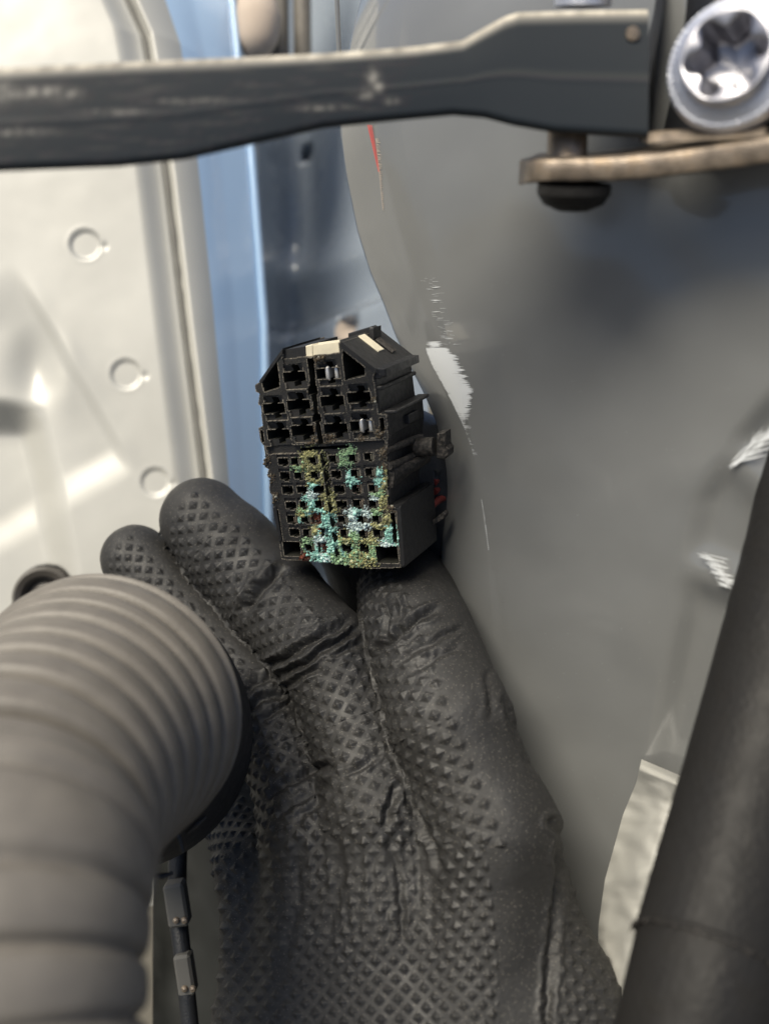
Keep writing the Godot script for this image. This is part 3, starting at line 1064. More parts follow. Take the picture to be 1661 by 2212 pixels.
func connector() -> Node3D:
	var u := Vector3(cos(deg_to_rad(24)), 0, sin(deg_to_rad(24)))
	var v := Vector3(0.112, -0.95, 0.0)
	v.z = -v.x * u.x / u.z
	v = v.normalized()
	var n := u.cross(-v).normalized()
	var t := thing("wiring_connector", "black multi-pin wiring connector with green corrosion, held by the glove", "connector", W(547, 745, 0.2275))
	t.transform = FRAME * Transform3D(Basis(u, -v, n).scaled(Vector3.ONE * 0.94), W(548, 751, 0.2135))
	bases[t] = Vector3.ZERO
	var S := 0.00017
	var x0 := -0.0022
	var nx := 215
	var ny := 321
	var y0 := -0.0012
	var H := PackedFloat32Array()
	H.resize(nx * ny)
	var ZX := PackedFloat32Array()
	ZX.resize(nx * ny)
	var ZY := PackedFloat32Array()
	ZY.resize(nx * ny)
	var outline := PackedVector2Array()
	for q in [[285, 228], [95, 470], [62, 490], [65, 545], [95, 560], [80, 645], [102, 660], [112, 820], [80, 835], [90, 940], [120, 985], [128, 1080], [112, 1095], [118, 1150], [150, 1170], [140, 1215], [166, 1250], [150, 1330], [160, 1370], [185, 1395], [178, 1480], [210, 1700], [240, 1932], [640, 1945], [655, 1962], [790, 1962], [800, 1985], [1000, 1990], [1190, 1978], [1150, 1490], [1090, 1470], [1075, 1040], [1085, 930], [1070, 770], [1012, 760], [985, 560], [972, 480], [985, 440], [740, 205], [716, 215], [722, 285], [285, 305]]:
		outline.append(Vector2(q[0], q[1]))
	for y in ny:
		for x in nx:
			var uu := x0 + (x + 0.5) * S
			var vv := y0 + (y + 0.5) * S
			var zy := vv / CV + 200.0
			var zx := uu / CU + 58.0 + (zy - 200.0) * 0.117
			var k := y * nx + x
			ZX[k] = zx
			ZY[k] = zy
			H[k] = 0.0 if Geometry2D.is_point_in_polygon(Vector2(zx, zy), outline) else 9.0
	# features, deepest last
	var rects := []   # [zx, zy, half w, half h, depth]
	var polys := []
	polys.append([[[118, 478], [238, 300], [262, 518], [132, 550]], 0.010])
	polys.append([[[742, 262], [908, 402], [912, 466], [762, 492]], 0.010])
	polys.append([[[285, 305], [470, 295], [475, 330], [300, 345]], 0.0004])
	polys.append([[[478, 310], [530, 305], [545, 540], [560, 760], [600, 985], [555, 985], [520, 700], [500, 560]], 0.0035])
	polys.append([[[395, 1010], [775, 995], [778, 1022], [400, 1035]], 0.0040])
	polys.append([[[130, 985], [1060, 960], [1070, 1035], [1000, 1040], [150, 1050]], 0.0009])
	var big := [[375, 445, 0], [635, 435, 1], [210, 685, 0], [405, 665, 0], [665, 645, 0], [870, 630, 0], [240, 890, 0], [435, 870, 0], [690, 860, 0], [890, 850, 1]]
	for q in big:
		rects.append([q[0] - 8, q[1] - 76, 74, 30, 0.0011])
		rects.append([q[0] + 18, q[1] + 68, 84, 26, 0.0006])
		rects.append([q[0], q[1], 88, 40, 0.009])
		rects.append([q[0] + 2, q[1] - 58, 28, 34, 0.009])
		rects.append([q[0] + 20, q[1] + 52, 27, 28, 0.009])
	var small := []
	for q in ["270 1112 0", "378 1112 1", "520 1105 1", "285 1230 0", "403 1225 1", "533 1220 1", "303 1345 0", "420 1342 0", "552 1338 0", "325 1470 0", "433 1465 1", "562 1460 2", "335 1590 2", "450 1585 1", "352 1697 0", "457 1705 1", "478 1822 1", "678 1097 1", "828 1092 1", "943 1085 1", "693 1220 0", "842 1215 1", "955 1212 1", "713 1345 0", "852 1340 2", "977 1337 1", "732 1465 0", "862 1462 2", "985 1460 1", "745 1587 1", "890 1580 1", "1007 1580 1", "757 1705 1", "903 1702 2", "1020 1700 1", "775 1822 0", "912 1822 0"]:
		var a: PackedStringArray = q.split(" ")
		small.append([float(a[0]), float(a[1]), int(a[2])])
	rng.seed = 3
	for q in small:
		var hw := 40.0 + rng.randf_range(-4, 4)
		rects.append([q[0] - 4, q[1] - 46, 46, 13, 0.00035])
		rects.append([q[0], q[1], hw, 29, 0.006])
		rects.append([q[0] + 12, q[1] + 30, 15, 9, 0.004])
	rects.append([328, 1838, 72, 62, 0.011])
	rects.append([1085, 1870, 80, 70, 0.011])
	rects.append([222, 1640, 16, 128, 0.008])
	rects.append([1138, 1655, 17, 118, 0.008])
	rects.append([1042, 842, 15, 52, 0.008])
	rects.append([108, 900, 13, 48, 0.006])
	rects.append([515, 555, 36, 34, 0.007])
	rects.append([545, 772, 36, 30, 0.007])
	rects.append([580, 1822, 34, 44, 0.0012])
	rects.append([535, 1578, 40, 48, 0.0010])
	rects.append([600, 1692, 34, 36, 0.0016])
	for q in polys:
		var pp := PackedVector2Array()
		var lo := 1e9
		var hi := -1e9
		for e in q[0]:
			pp.append(Vector2(e[0], e[1]))
			lo = minf(lo, e[1])
			hi = maxf(hi, e[1])
		for k in nx * ny:
			if ZY[k] > lo and ZY[k] < hi and H[k] < 1.0 and Geometry2D.is_point_in_polygon(Vector2(ZX[k], ZY[k]), pp):
				H[k] = maxf(H[k], q[1])
	# stepped channel between the two lower halves
	for k in nx * ny:
		if ZY[k] > 1042 and ZY[k] < 1935 and H[k] < 1.0:
			var q := ZY[k] - 1042.0
			var ph := fmod(q, 124.0) / 124.0
			var xl := 568.0 + q * 0.135
			var xr := 618.0 + q * 0.112 + 8.0 * floorf(ph * 2.0)
			if ZX[k] > xl and ZX[k] < xr:
				var lean := clampf((ZX[k] - xl) / 60.0, 0, 1)
				H[k] = 0.0004 + 0.0022 * fmod(ph + lean * 0.5, 1.0)
			elif ZX[k] > 600 and ZX[k] < xr + 360 and ph < 0.05:
				H[k] = 0.0003
			if ZX[k] > xr:
				H[k] = maxf(H[k] - 0.0, 0.0)
	for q in rects:
		var cu: float = (q[0] - 58.0 - (q[1] - 200.0) * 0.117) * CU
		var cv: float = (q[1] - 200.0) * CV
		var hu: float = q[2] * CU
		var hv: float = q[3] * CV
		for y in range(maxi(0, int((cv - hv - y0) / S)), mini(ny, int((cv + hv - y0) / S) + 2)):
			for x in range(maxi(0, int((cu - hu - x0) / S)), mini(nx, int((cu + hu - x0) / S) + 2)):
				var uu := x0 + (x + 0.5) * S
				var vv := y0 + (y + 0.5) * S
				var k := y * nx + x
				if H[k] < 1.0 and absf(uu - cu) <= hu and absf(vv - cv) <= hv:
					var d: float = q[4]
					if d > 0.001 and d < 0.0012 and hv < 0.001:   # sloped lead-in
						d = 0.0004 + 0.0010 * (vv - cv + hv) / (2.0 * hv)
						d -= 0.0004 * absf(uu - cu) / hu
					H[k] = maxf(H[k], d)
	for q in small:   # the little tooth at the top of each hole
		var cu: float = (q[0] + 2 - 58.0 - (q[1] - 22 - 200.0) * 0.117) * CU
		var cv: float = (q[1] - 22 - 200.0) * CV
		for k in range(maxi(0, int((cv - 0.001 - y0) / S)) * nx, mini(ny, int((cv + 0.001 - y0) / S)) * nx):
			if absf(ZY[k] - q[1] + 22) < 12 and absf(ZX[k] - q[0] - 2) < 6 and H[k] < 1.0:
				H[k] = 0.0008
	# corrosion patches
	var kinds := [Color(0.38, 0.37, 0.17), Color(0.30, 0.46, 0.26), Color(0.36, 0.66, 0.57), Color(0.58, 0.70, 0.68), Color(0.13, 0.035, 0.018), Color(0.11, 0.085, 0.055)]
	var blobs := []
	for q in ["0 490 1140 95", "0 530 1250 65", "0 480 1060 60", "0 560 1130 50", "0 640 1480 60", "0 625 1400 55", "0 1065 1300 42", "0 1060 1450 55", "0 1075 1200 30", "0 1020 1640 48", "0 1085 1590 45", "1 800 1885 95", "0 930 1905 70", "1 700 1905 70", "0 820 1920 60", "2 760 1850 50", "1 960 1870 60", "0 760 1765 65", "0 945 1765 65", "0 430 1530 50", "0 520 1680 40", "1 410 1160 52", "1 760 1105 55", "1 785 1050 42", "1 440 1515 50", "1 830 1720 50", "1 960 1800 50", "1 1010 1385 45", "1 745 1770 40", "1 460 1790 50", "1 1000 1540 40", "2 510 1312 34", "2 462 1440 46", "2 505 1462 44", "2 560 1505 40", "2 620 1585 55", "2 600 1690 70", "2 662 1810 60", "2 640 1690 50", "2 455 1530 36", "2 520 1860 60", "2 590 1915 60", "2 1120 1725 70", "2 1105 1665 40", "2 820 1275 46", "2 850 1535 48", "2 1020 1290 38", "2 800 1210 24", "2 1030 1210 30", "2 400 1590 25", "3 840 1560 70", "3 855 1640 70", "3 600 1905 45", "3 905 1640 40", "3 565 1755 50", "3 995 1425 40", "3 500 1390 40", "3 790 1240 20", "3 920 1545 40", "3 1080 1800 50", "4 535 1578 52", "4 578 1825 46", "4 560 1680 26", "4 850 1340 32", "4 915 1700 34", "4 430 1905 46", "4 770 1110 22", "5 530 700 34", "5 540 860 36", "5 520 950 40", "5 1000 650 34", "5 1020 900 44", "5 1060 1060 50", "5 1075 1180 50", "5 130 1100 40", "5 160 1240 40", "5 190 1400 40", "5 500 560 26", "5 640 930 50", "5 560 310 60", "5 880 930 40", "5 1100 1480 50"]:
		var a: PackedStringArray = q.split(" ")
		blobs.append([int(a[0]), float(a[1]), float(a[2]), float(a[3]) * (1.22 if int(a[0]) < 4 else 1.0)])
	var C := PackedColorArray()
	C.resize(nx * ny)
	var best := PackedFloat32Array()
	best.resize(nx * ny)
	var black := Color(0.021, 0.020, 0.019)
	for k in nx * ny:
		C[k] = black * (0.8 + 0.5 * absf(fine.get_noise_2d(ZX[k] * 3.0, ZY[k] * 3.0)))
		best[k] = 0.0
	for b in blobs:
		var bv: float = (b[2] - 200.0) * CV
		var br: float = b[3] * 1.35 * CV
		for k in range(maxi(0, int((bv - br - y0) / S)) * nx, clampi(int((bv + br - y0) / S) + 1, 0, ny) * nx):
			var dy: float = absf(ZY[k] - b[2])
			if dy > b[3] * 1.3 or H[k] > 1.0:
				continue
			var dx: float = absf(ZX[k] - b[1])
			if dx > b[3] * 1.3:
				continue
			var wgt: float = 1.0 - sqrt(dx * dx + dy * dy) / b[3] + 1.0 * fine.get_noise_2d(ZX[k] * 0.75 + b[0] * 300.0, ZY[k] * 0.75) + 0.35 * fine.get_noise_2d(ZX[k] * 2.5, ZY[k] * 2.5 + 50.0)
			if wgt > maxf(best[k], 0.12):
				best[k] = wgt
				var col: Color = kinds[b[0]]
				var amt := clampf(wgt * 3.0, 0.3, 1.0)
				var sp := fine.get_noise_2d(ZX[k] * 2.6 + 33.0, ZY[k] * 2.6)
				var tone := col * (0.95 + 0.5 * absf(fine.get_noise_2d(ZX[k] * 1.6, ZY[k] * 1.6)))
				if sp > 0.3:
					tone = tone.lerp(Color(0.75, 0.80, 0.72), 0.22)
				elif sp < -0.27:
					tone = tone.lerp(black, 0.6)
				C[k] = black.lerp(tone, amt)
	var full := H.duplicate()
	for k in nx * ny:
		if H[k] < 0.003 and best[k] > 0.1:
			H[k] -= (0.00012 + 0.00040 * best[k]) * (0.6 + 1.4 * fine.get_noise_2d(ZX[k] * 2.0, ZY[k] * 2.0))
		if H[k] < 0.0005 and best[k] <= 0.1:   # grey dust and burrs on edges
			var edge := 0.0
			for o in [1, -1, nx, -nx]:
				var e: int = k + o
				if e >= 0 and e < nx * ny and full[e] - full[k] > 0.0006:
					edge = 1.0
			var r := fine.get_noise_2d(ZX[k] * 5.0 + 90.0, ZY[k] * 5.0)
			if edge > 0.0 and r > -0.22:
				C[k] = Color(0.30, 0.265, 0.21) * (0.35 + 1.2 * absf(r)) + Color(0.014, 0.014, 0.013)
			elif r > 0.36:
				C[k] = Color(0.06, 0.055, 0.05)
			H[k] += 0.00004 * r
	var g := G.new()
	for y in ny:
		for x in nx:
			var k := y * nx + x
			if H[k] > 1.0:
				continue
			var a := Vector3(x0 + x * S, -(y0 + y * S), -H[k])
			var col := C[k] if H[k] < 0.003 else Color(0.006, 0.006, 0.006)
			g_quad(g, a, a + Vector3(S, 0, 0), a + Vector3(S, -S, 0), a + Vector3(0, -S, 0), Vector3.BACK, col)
			# walls
			for dir in 4:
				var xx: int = x + [1, -1, 0, 0][dir]
				var yy: int = y + [0, 0, 1, -1][dir]
				var h2 := 0.0205
				if xx >= 0 and xx < nx and yy >= 0 and yy < ny and H[yy * nx + xx] < 1.0:
					h2 = H[yy * nx + xx]
				if h2 <= H[k] + 0.00001:
					continue
				var p: Vector3
				var q: Vector3
				var nn: Vector3
				match dir:
					0:
						p = a + Vector3(S, 0, 0)
						q = a + Vector3(S, -S, 0)
						nn = Vector3.RIGHT
					1:
						p = a
						q = a + Vector3(0, -S, 0)
						nn = Vector3.LEFT
					2:
						p = a + Vector3(0, -S, 0)
						q = a + Vector3(S, -S, 0)
						nn = Vector3.DOWN
					3:
						p = a
						q = a + Vector3(S, 0, 0)
						nn = Vector3.UP
				var dz := Vector3(0, 0, H[k] - h2)
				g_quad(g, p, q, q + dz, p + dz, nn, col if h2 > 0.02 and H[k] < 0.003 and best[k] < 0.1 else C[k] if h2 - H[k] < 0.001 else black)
	g.poly(PackedVector3Array([cz(260, 300, 0.0) + Vector3(0, 0, -0.0203), cz(700, 290, 0.0) + Vector3(0, 0, -0.0203), cz(960, 480, 0.0) + Vector3(0, 0, -0.0203), cz(1150, 1950, 0.0) + Vector3(0, 0, -0.0203), cz(260, 1920, 0.0) + Vector3(0, 0, -0.0203), cz(110, 500, 0.0) + Vector3(0, 0, -0.0203)]), Vector3.ZERO, Color(0.01, 0.01, 0.01))
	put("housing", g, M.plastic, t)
	g = G.new()
	rng.seed = 21
	for y in ny:
		for x in nx:
			var k := y * nx + x
			if best[k] < 0.22 or H[k] > 0.0012 or rng.randf() > 0.03 + 0.05 * best[k]:
				continue
			var r := rng.randf_range(0.00014, 0.00032) * (0.7 + 0.8 * best[k])
			var o := Vector3(x0 + (x + 0.5) * S, -(y0 + (y + 0.5) * S), -H[k])
			var col := C[k] * rng.randf_range(0.9, 1.2)
			var lp := PackedVector3Array()
			for ring in 4:
				for q in 6:
					var an := TAU * (q + 0.5 * ring) / 6.0
					var rr: float = r * [1.0, 0.95, 0.6, 0.1][ring] * rng.randf_range(0.65, 1.25)
					lp.append(o + Vector3(cos(an) * rr, sin(an) * rr, r * [-0.4, 0.35, 0.8, 1.0][ring] * rng.randf_range(0.7, 1.1)))
			var lc := PackedColorArray()
			lc.resize(24)
			lc.fill(col)
			g.grid(lp, 6, 4, true, o + Vector3(0, 0, -r * 0.3), true, lc)
	put("corrosion_crust", g, M.vcol, t, "", "stuff")
	conn_parts(t, big, small)
	return t


func g_quad(g: G, a: Vector3, b: Vector3, c: Vector3, d: Vector3, n: Vector3, col: Color) -> void:
	var s := g.v.size()
	g.v.append_array(PackedVector3Array([a, b, c, d]))
	g.n.append_array(PackedVector3Array([n, n, n, n]))
	g.c.append_array(PackedColorArray([col, col, col, col]))
	if (b - a).cross(c - a).dot(n) > 0.0:
		g.i.append_array(PackedInt32Array([s, s + 2, s + 1, s, s + 3, s + 2]))
	else:
		g.i.append_array(PackedInt32Array([s, s + 1, s + 2, s, s + 2, s + 3]))


func conn_parts(t: Node3D, big: Array, small: Array) -> void:
	var g: G
	# bright twin-leaf terminals in two of the large cells
	for q in big:
		if q[2] == 1:
			g = G.new()
			for dx in [-14.0, 56.0]:
				var p := cz(q[0] + dx, q[1] + 2)
				g.tube(PackedVector3Array([p + Vector3(0.00012, 0.0012, -0.0012), p + Vector3(0, 0.0011, -0.0008), p + Vector3(0, -0.0011, -0.0008), p + Vector3(0.0001, -0.0014, -0.0012)]), PackedFloat32Array([0.0004, 0.00046, 0.00046, 0.0003]), 14)
				g.box(p + Vector3(0.0001, 0, -0.0028), Vector3(0.00035, 0.0011, 0.002), 0.0001)
			put("terminal", g, M.steel, t.get_node("housing"), "bright twin-leaf metal terminal")
	for q in small:
		if q[2] > 0:
			g = G.new()
			var p := cz(q[0] + 20, q[1] + 2)
			g.box(p + Vector3(0.00018, 0, -0.0012), Vector3(0.00016, 0.00075, 0.0009), 0.00006)
			g.box(p + Vector3(-0.0004, -0.0002, -0.0014), Vector3(0.00012, 0.0006, 0.0009), 0.00005)
			put("terminal", g, M.corroded if q[2] == 1 else M.worn_steel, t.get_node("housing"))
	# ivory lock bar between the hoods
	g = G.new()
	var ps := PackedVector3Array([cz(458, 214, 0.0012), cz(722, 196, 0.0012), cz(722, 280, 0.0012), cz(465, 296, 0.0012)])
	g.prism(ps, Vector3(0, 0, -0.006), Color.WHITE, 0.00012)
	g.prism(PackedVector3Array([cz(462, 211, 0.001), cz(515, 206, 0.001), cz(518, 292, 0.001), cz(468, 297, 0.001)]), Vector3(0, 0, -0.003), Color.WHITE, 0.0001)
	put("lock_bar", g, M.ivory, t, "ivory lock bar across the top")
	g = G.new()
	g.prism(PackedVector3Array([cz(270, 232, 0.0008), cz(462, 214, 0.0008), cz(466, 298, 0.0008), cz(290, 312, 0.0008)]), Vector3(0, 0, -0.016), Color.WHITE, 0.0001)
	g.prism(PackedVector3Array([cz(460, 225, 0.007), cz(760, 200, 0.007), cz(760, 300, 0.007), cz(460, 300, 0.007)]), Vector3(0, 0, -0.012), Color.WHITE, 0.0001)
	put("top_cover", g, M.black_plastic, t)
	# sloped hood slab on the right, running back, with an ivory strip let into it
	g = G.new()
	var a := cz(716, 206, -0.0001) + Vector3(0.0002, 0.0004, 0)
	var b := cz(988, 438, -0.0001) + Vector3(0.0002, 0.0004, 0)
	g.prism(PackedVector3Array([a, b, b + Vector3(0.0003, -0.0009, 0), b + Vector3(-0.0006, -0.0006, 0), a + Vector3(0.0002, -0.0012, 0)]), Vector3(0, 0, -0.0205), Color.WHITE, 0.0002)
	g.prism(PackedVector3Array([b + Vector3(-0.0005, 0.0002, -0.0004), b + Vector3(0.0016, -0.0002, -0.0012), b + Vector3(0.0016, -0.0018, -0.0012), b + Vector3(-0.0004, -0.0018, -0.0004)]), Vector3(0, 0, -0.019), Color.WHITE, 0.0003)
	put("hood", g, M.black_plastic, t)
	g = G.new()
	var nrm := Vector3(-(b - a).y, (b - a).x, 0).normalized()
	if nrm.y < 0:
		nrm = -nrm
	var l := (b - a)
	g.prism(PackedVector3Array([a + l * 0.06 + nrm * 0.0003 + Vector3(0, 0, -0.0085), a + l * 0.62 + nrm * 0.0003 + Vector3(0, 0, -0.0085), a + l * 0.62 + nrm * 0.0003 + Vector3(0, 0, -0.0115), a + l * 0.06 + nrm * 0.0003 + Vector3(0, 0, -0.0115)]), -nrm * 0.0006, Color.WHITE, 0.00008)
	put("lock_strip", g, M.ivory, t.get_node("hood"), "narrow ivory strip in the right hood")
	g = G.new()
	g.prism(PackedVector3Array([a + l * 0.3 + nrm * 0.0002 + Vector3(0, 0, -0.0128), a + l * 0.78 + nrm * 0.0002 + Vector3(0, 0, -0.0128), a + l * 0.78 + nrm * 0.0006 + Vector3(0, 0, -0.0136), a + l * 0.3 + nrm * 0.0006 + Vector3(0, 0, -0.0136)]), Vector3(0, 0, -0.0014), Color.WHITE, 0.0001)
	put("ridge", g, M.dusty_plastic, t.get_node("hood"))
	# tab standing up behind the top
	g = G.new()
	g.prism(PackedVector3Array([cz(770, 62, 0.014), cz(945, 22, 0.014), cz(975, 38, 0.014), cz(977, 190, 0.014), cz(775, 200, 0.014)]), Vector3(0, 0, -0.003), Color.WHITE, 0.0003)
	g.prism(PackedVector3Array([cz(940, 48, 0.0125), cz(975, 40, 0.0125), cz(977, 170, 0.0125), cz(943, 170, 0.0125)]), Vector3(0, 0, -0.004), Color.WHITE, 0.0002)
	put("latch_tab", g, M.black_plastic, t)
	# left hood rim
	g = G.new()
	g.prism(PackedVector3Array([cz(290, 222, -0.0002), cz(92, 466, -0.0002), cz(110, 478, -0.0002), cz(288, 262, -0.0002)]), Vector3(0, 0, -0.018), Color.WHITE, 0.0002)
	put("hood", g, M.black_plastic, t)
	# smooth skin on the right-hand side
	var skin := [[984, 445], [972, 480], [985, 560], [1012, 760], [1070, 770], [1085, 930], [1075, 1040], [1083, 1250], [1092, 1470]]
	g = G.new()
	for k in skin.size() - 1:
		var s0 := cz(skin[k][0], skin[k][1], 0.0)
		var s1 := cz(skin[k + 1][0], skin[k + 1][1], 0.0)
		var sn := Vector3(-(s1 - s0).y, (s1 - s0).x, 0).normalized()
		g.prism(PackedVector3Array([s0 + sn * 0.00032 + Vector3(0, 0, -0.0006), s1 + sn * 0.00032 + Vector3(0, 0, -0.0006), s1 - sn * 0.0004 + Vector3(0, 0, -0.0006), s0 - sn * 0.0004 + Vector3(0, 0, -0.0006)]), Vector3(0, 0, -0.0196), Color.WHITE, 0.0001)
	put("side_skin", g, M.black_plastic, t)
	# ledges on the right-hand side
	for q in [[975, 560, 1330, 500, 0.0016, 0.010, 30], [1060, 745, 1430, 640, 0.0022, 0.012, 28], [985, 470, 1300, 400, 0.001, 0.012, 40]]:
		g = G.new()
		var p := cz(q[0], q[1])
		g.box(p + Vector3(q[4] * 0.5 - 0.0002, -0.0003, -0.0103), Vector3(q[4] * 0.5 + 0.0003, q[6] * 0.5 * CV, 0.0098), 0.0002)
		put("ledge", g, M.black_plastic, t)
	g = G.new()
	var tb := cz(1265, 757, 0.012)
	g.box(tb, Vector3(0.0007, 0.0010, 0.0030), 0.00015)
	g.box(tb + Vector3(-0.0009, -0.0001, 0.0026), Vector3(0.0004, 0.0012, 0.0006), 0.00015)
	put("catch", g, M.black_plastic, t)
	# lever fork with its pivot pin
	g = G.new()
	var f0 := cz(1075, 1042, 0.0)
	var f1 := cz(1290, 940, 0.0125)
	var f2 := cz(1090, 1165, 0.0)
	var f3 := cz(1300, 1062, 0.0125)
	g.tube(spline([f0, f0.lerp(f1, 0.45) + Vector3(0.0002, 0.0001, 0), f1, f1 + Vector3(0.0012, 0, -0.002)], 6), spline1([0.0007, 0.0008, 0.0009, 0.0009], 6), 12)
	g.tube(spline([f2, f2.lerp(f3, 0.5) + Vector3(0.0002, -0.0001, 0), f3, f3 + Vector3(0.0012, 0, -0.002)], 6), spline1([0.0009, 0.0008, 0.0009, 0.0009], 6), 12)
	put("lever_fork", g, M.dusty_plastic, t, "dusty forked lever arm on the right side")
	g = G.new()
	var pc := cz(1305, 1005, 0.0125)
	var pe := cz(1450, 1000, 0.0125)
	g.tube(PackedVector3Array([pc, pc.lerp(pe, 0.1), pc.lerp(pe, 0.9), pe]), PackedFloat32Array([0.0018, 0.0021, 0.0021, 0.002]), 28)
	put("pivot_pin", g, M.dusty_plastic, t.get_node("lever_fork"))
	g = G.new()
	g.prism(PackedVector3Array([cz(1462, 900, 0.0115), cz(1525, 890, 0.0115), cz(1530, 1005, 0.0115), cz(1552, 1030, 0.0115), cz(1550, 1080, 0.0115), cz(1520, 1110, 0.0115), cz(1460, 1100, 0.0115)]), Vector3(0, 0, -0.0035), Color.WHITE, 0.0003)
	put("pivot_cap", g, M.dusty_plastic, t.get_node("lever_fork"))
	# curved dusty guard below the fork
	g = G.new()
	var gp := PackedVector3Array()
	for k in 13:
		var s := k / 12.0
		var wv := 0.0005 + 0.0165 * s
		var bulge := 0.0020 * smooth(0.0, 0.6, s)
		var c := cz(1085 + 12 * s, 1245, 0)
		var hh := lerpf(0.0029, 0.0012, smooth(0.0, 0.5, s))
		gp.append(c + Vector3(-0.0015, hh, -wv))
		gp.append(c + Vector3(bulge + 0.0004, hh * 0.9 + 0.0006 * s, -wv))
		gp.append(c + Vector3(bulge + 0.0014, 0.0004 + 0.0009 * s, -wv))
		gp.append(c + Vector3(bulge + 0.0006, -hh * 0.9, -wv))
		gp.append(c + Vector3(-0.0015, -hh, -wv))
	g.grid(gp, 5, 13, false, cz(1000, 1245, 0.008), true)
	g.poly(gp.slice(0, 5), cz(1080, 1245, 0.01))
	put("guard", g, M.dusty_plastic, t)
	# latch block at the lower right
	g = G.new()
	var la := cz(1100, 1490, -0.0004)
	var lb := cz(1196, 1978, -0.0004)
	var lc := PackedVector3Array([la + Vector3(-0.0002, 0.0002, 0), cz(1168, 1478, -0.0004), cz(1232, 1965, -0.0004), cz(1225, 1980, -0.0004), lb + Vector3(-0.0004, 0, 0), lb + Vector3(-0.0008, 0.0006, 0), cz(1160, 1520, -0.0004), la + Vector3(0, -0.0008, 0)])
	g.prism(PackedVector3Array([cz(1150, 1488, -0.0003), cz(1180, 1478, -0.0003), cz(1218, 1965, -0.0003), cz(1208, 1980, -0.0003), cz(1188, 1980, -0.0003)]), Vector3(0.0004, 0, -0.0190), Color.WHITE, 0.0004)
	g.prism(PackedVector3Array([cz(1090, 1480, -0.0002), cz(1178, 1476, -0.0002), cz(1180, 1512, -0.0002), cz(1092, 1516, -0.0002)]), Vector3(0, 0.0001, -0.0190), Color.WHITE, 0.0004)
	put("latch_block", g, M.black_plastic, t, "smooth scuffed latch block at the lower right")
	g = G.new()
	g.prism(PackedVector3Array([cz(1440, 1625, 0.017), cz(1540, 1540, 0.017), cz(1556, 1560, 0.017), cz(1545, 1600, 0.017), cz(1452, 1662, 0.017)]), Vector3(0, 0, -0.002), Color.WHITE, 0.0003)
	put("fin", g, M.dusty_plastic, t)
	# raised box with the slit at the lower left
	g = G.new()
	g.prism(PackedVector3Array([cz(176, 1490, -0.0003), cz(200, 1478, -0.0003), cz(206, 1500, -0.0003), cz(246, 1770, -0.0003), cz(224, 1790, -0.0003)]), Vector3(0, 0, -0.010), Color.WHITE, 0.0002)
	put("side_rail", g, M.black_plastic, t)
	# dark tubes added behind the connector to shade its bright gaps
	g = G.new()
	var lm := cz(1140, 1180, 0.0235)
	g.tube(spline([lm + Vector3(-0.004, 0, 0.004), lm + Vector3(0, 0, -0.006), lm + Vector3(0.006, -0.010, -0.013), lm + Vector3(0.010, -0.030, -0.018)], 6), spline1([0.0125, 0.014, 0.013, 0.012], 6), 24)
	put("shade_filler", g, M.dark_rubber, t)
	g = G.new()
	lm = cz(590, 1560, 0.0195)  # second added tube, darkening the gap under the connector
	g.tube(spline([lm + Vector3(0, 0.006, 0.004), lm + Vector3(0, 0, -0.006), lm + Vector3(0.002, -0.012, -0.013), lm + Vector3(0.003, -0.032, -0.014)], 6), spline1([0.011, 0.0125, 0.012, 0.010], 6), 24)
	put("shade_filler", g, M.dark_rubber, t)
	# wires leaving the back
	for q in [[1468, 1290, 0.0215, 0], [1472, 1370, 0.0215, 0], [1470, 1215, 0.0215, 2], [1380, 1450, 0.019, 2], [1330, 1560, 0.019, 2], [1440, 1500, 0.0185, 0]]:
		g = G.new()
		var p := cz(q[0], q[1], q[2])
		g.tube(spline([p, p + Vector3(0.001, 0.0005, -0.006), p + Vector3(0.004, -0.002, -0.014), p + Vector3(0.006, -0.010, -0.024)], 6), spline1([0.0009, 0.0009, 0.0009, 0.0009], 6), 10)
		put("wire", g, [M.red_wire, M.green_wire, M.dark_rubber][q[3]], t)


# ------------------------------------------------------------------ the gloved hand
var bA := PackedVector3Array()
var bB := PackedVector3Array()
var bR := PackedFloat32Array()
var bS := PackedFloat32Array()
var bG := PackedInt32Array()
var bP := PackedVector3Array()   # palmar direction of each bone
var creases := []


func bone(group: int, a: Array, b: Array, palm: Vector3) -> void:
	bA.append(W(a[0], a[1], a[2]))
	bB.append(W(b[0], b[1], b[2]))
	bR.append(a[3] * a[2] / F)
	bS.append(b[3] * b[2] / F)
	bG.append(group)
	bP.append(palm.normalized())


func smin(a: float, b: float, k: float) -> float:
	var h := maxf(k - absf(a - b), 0.0) / k
	return minf(a, b) - h * h * k * 0.25


var gd := PackedFloat32Array([0, 0, 0, 0, 0, 0])
var near_bone := 0


func field(p: Vector3, use: PackedInt32Array) -> float:
	gd.fill(1.0)
	var lo := 1.0
	for b in use:
		var ab := bB[b] - bA[b]
		var t := clampf((p - bA[b]).dot(ab) / ab.length_squared(), 0.0, 1.0)
		var d := (p - bA[b] - ab * t).length() - lerpf(bR[b], bS[b], t)
		var k := bG[b]
		if d < lo:
			lo = d
			near_bone = b
		gd[k] = smin(gd[k], d, 0.008 if k == 0 else 0.0022) if gd[k] < 0.5 else d
	var f := 1.0
	for k in range(1, 6):
		if gd[k] < 0.5:
			f = smin(f, gd[k], 0.0009) if f < 0.5 else gd[k]
	if gd[0] < 0.5:
		return smin(f, gd[0], 0.0050) if f < 0.5 else gd[0]
	return f


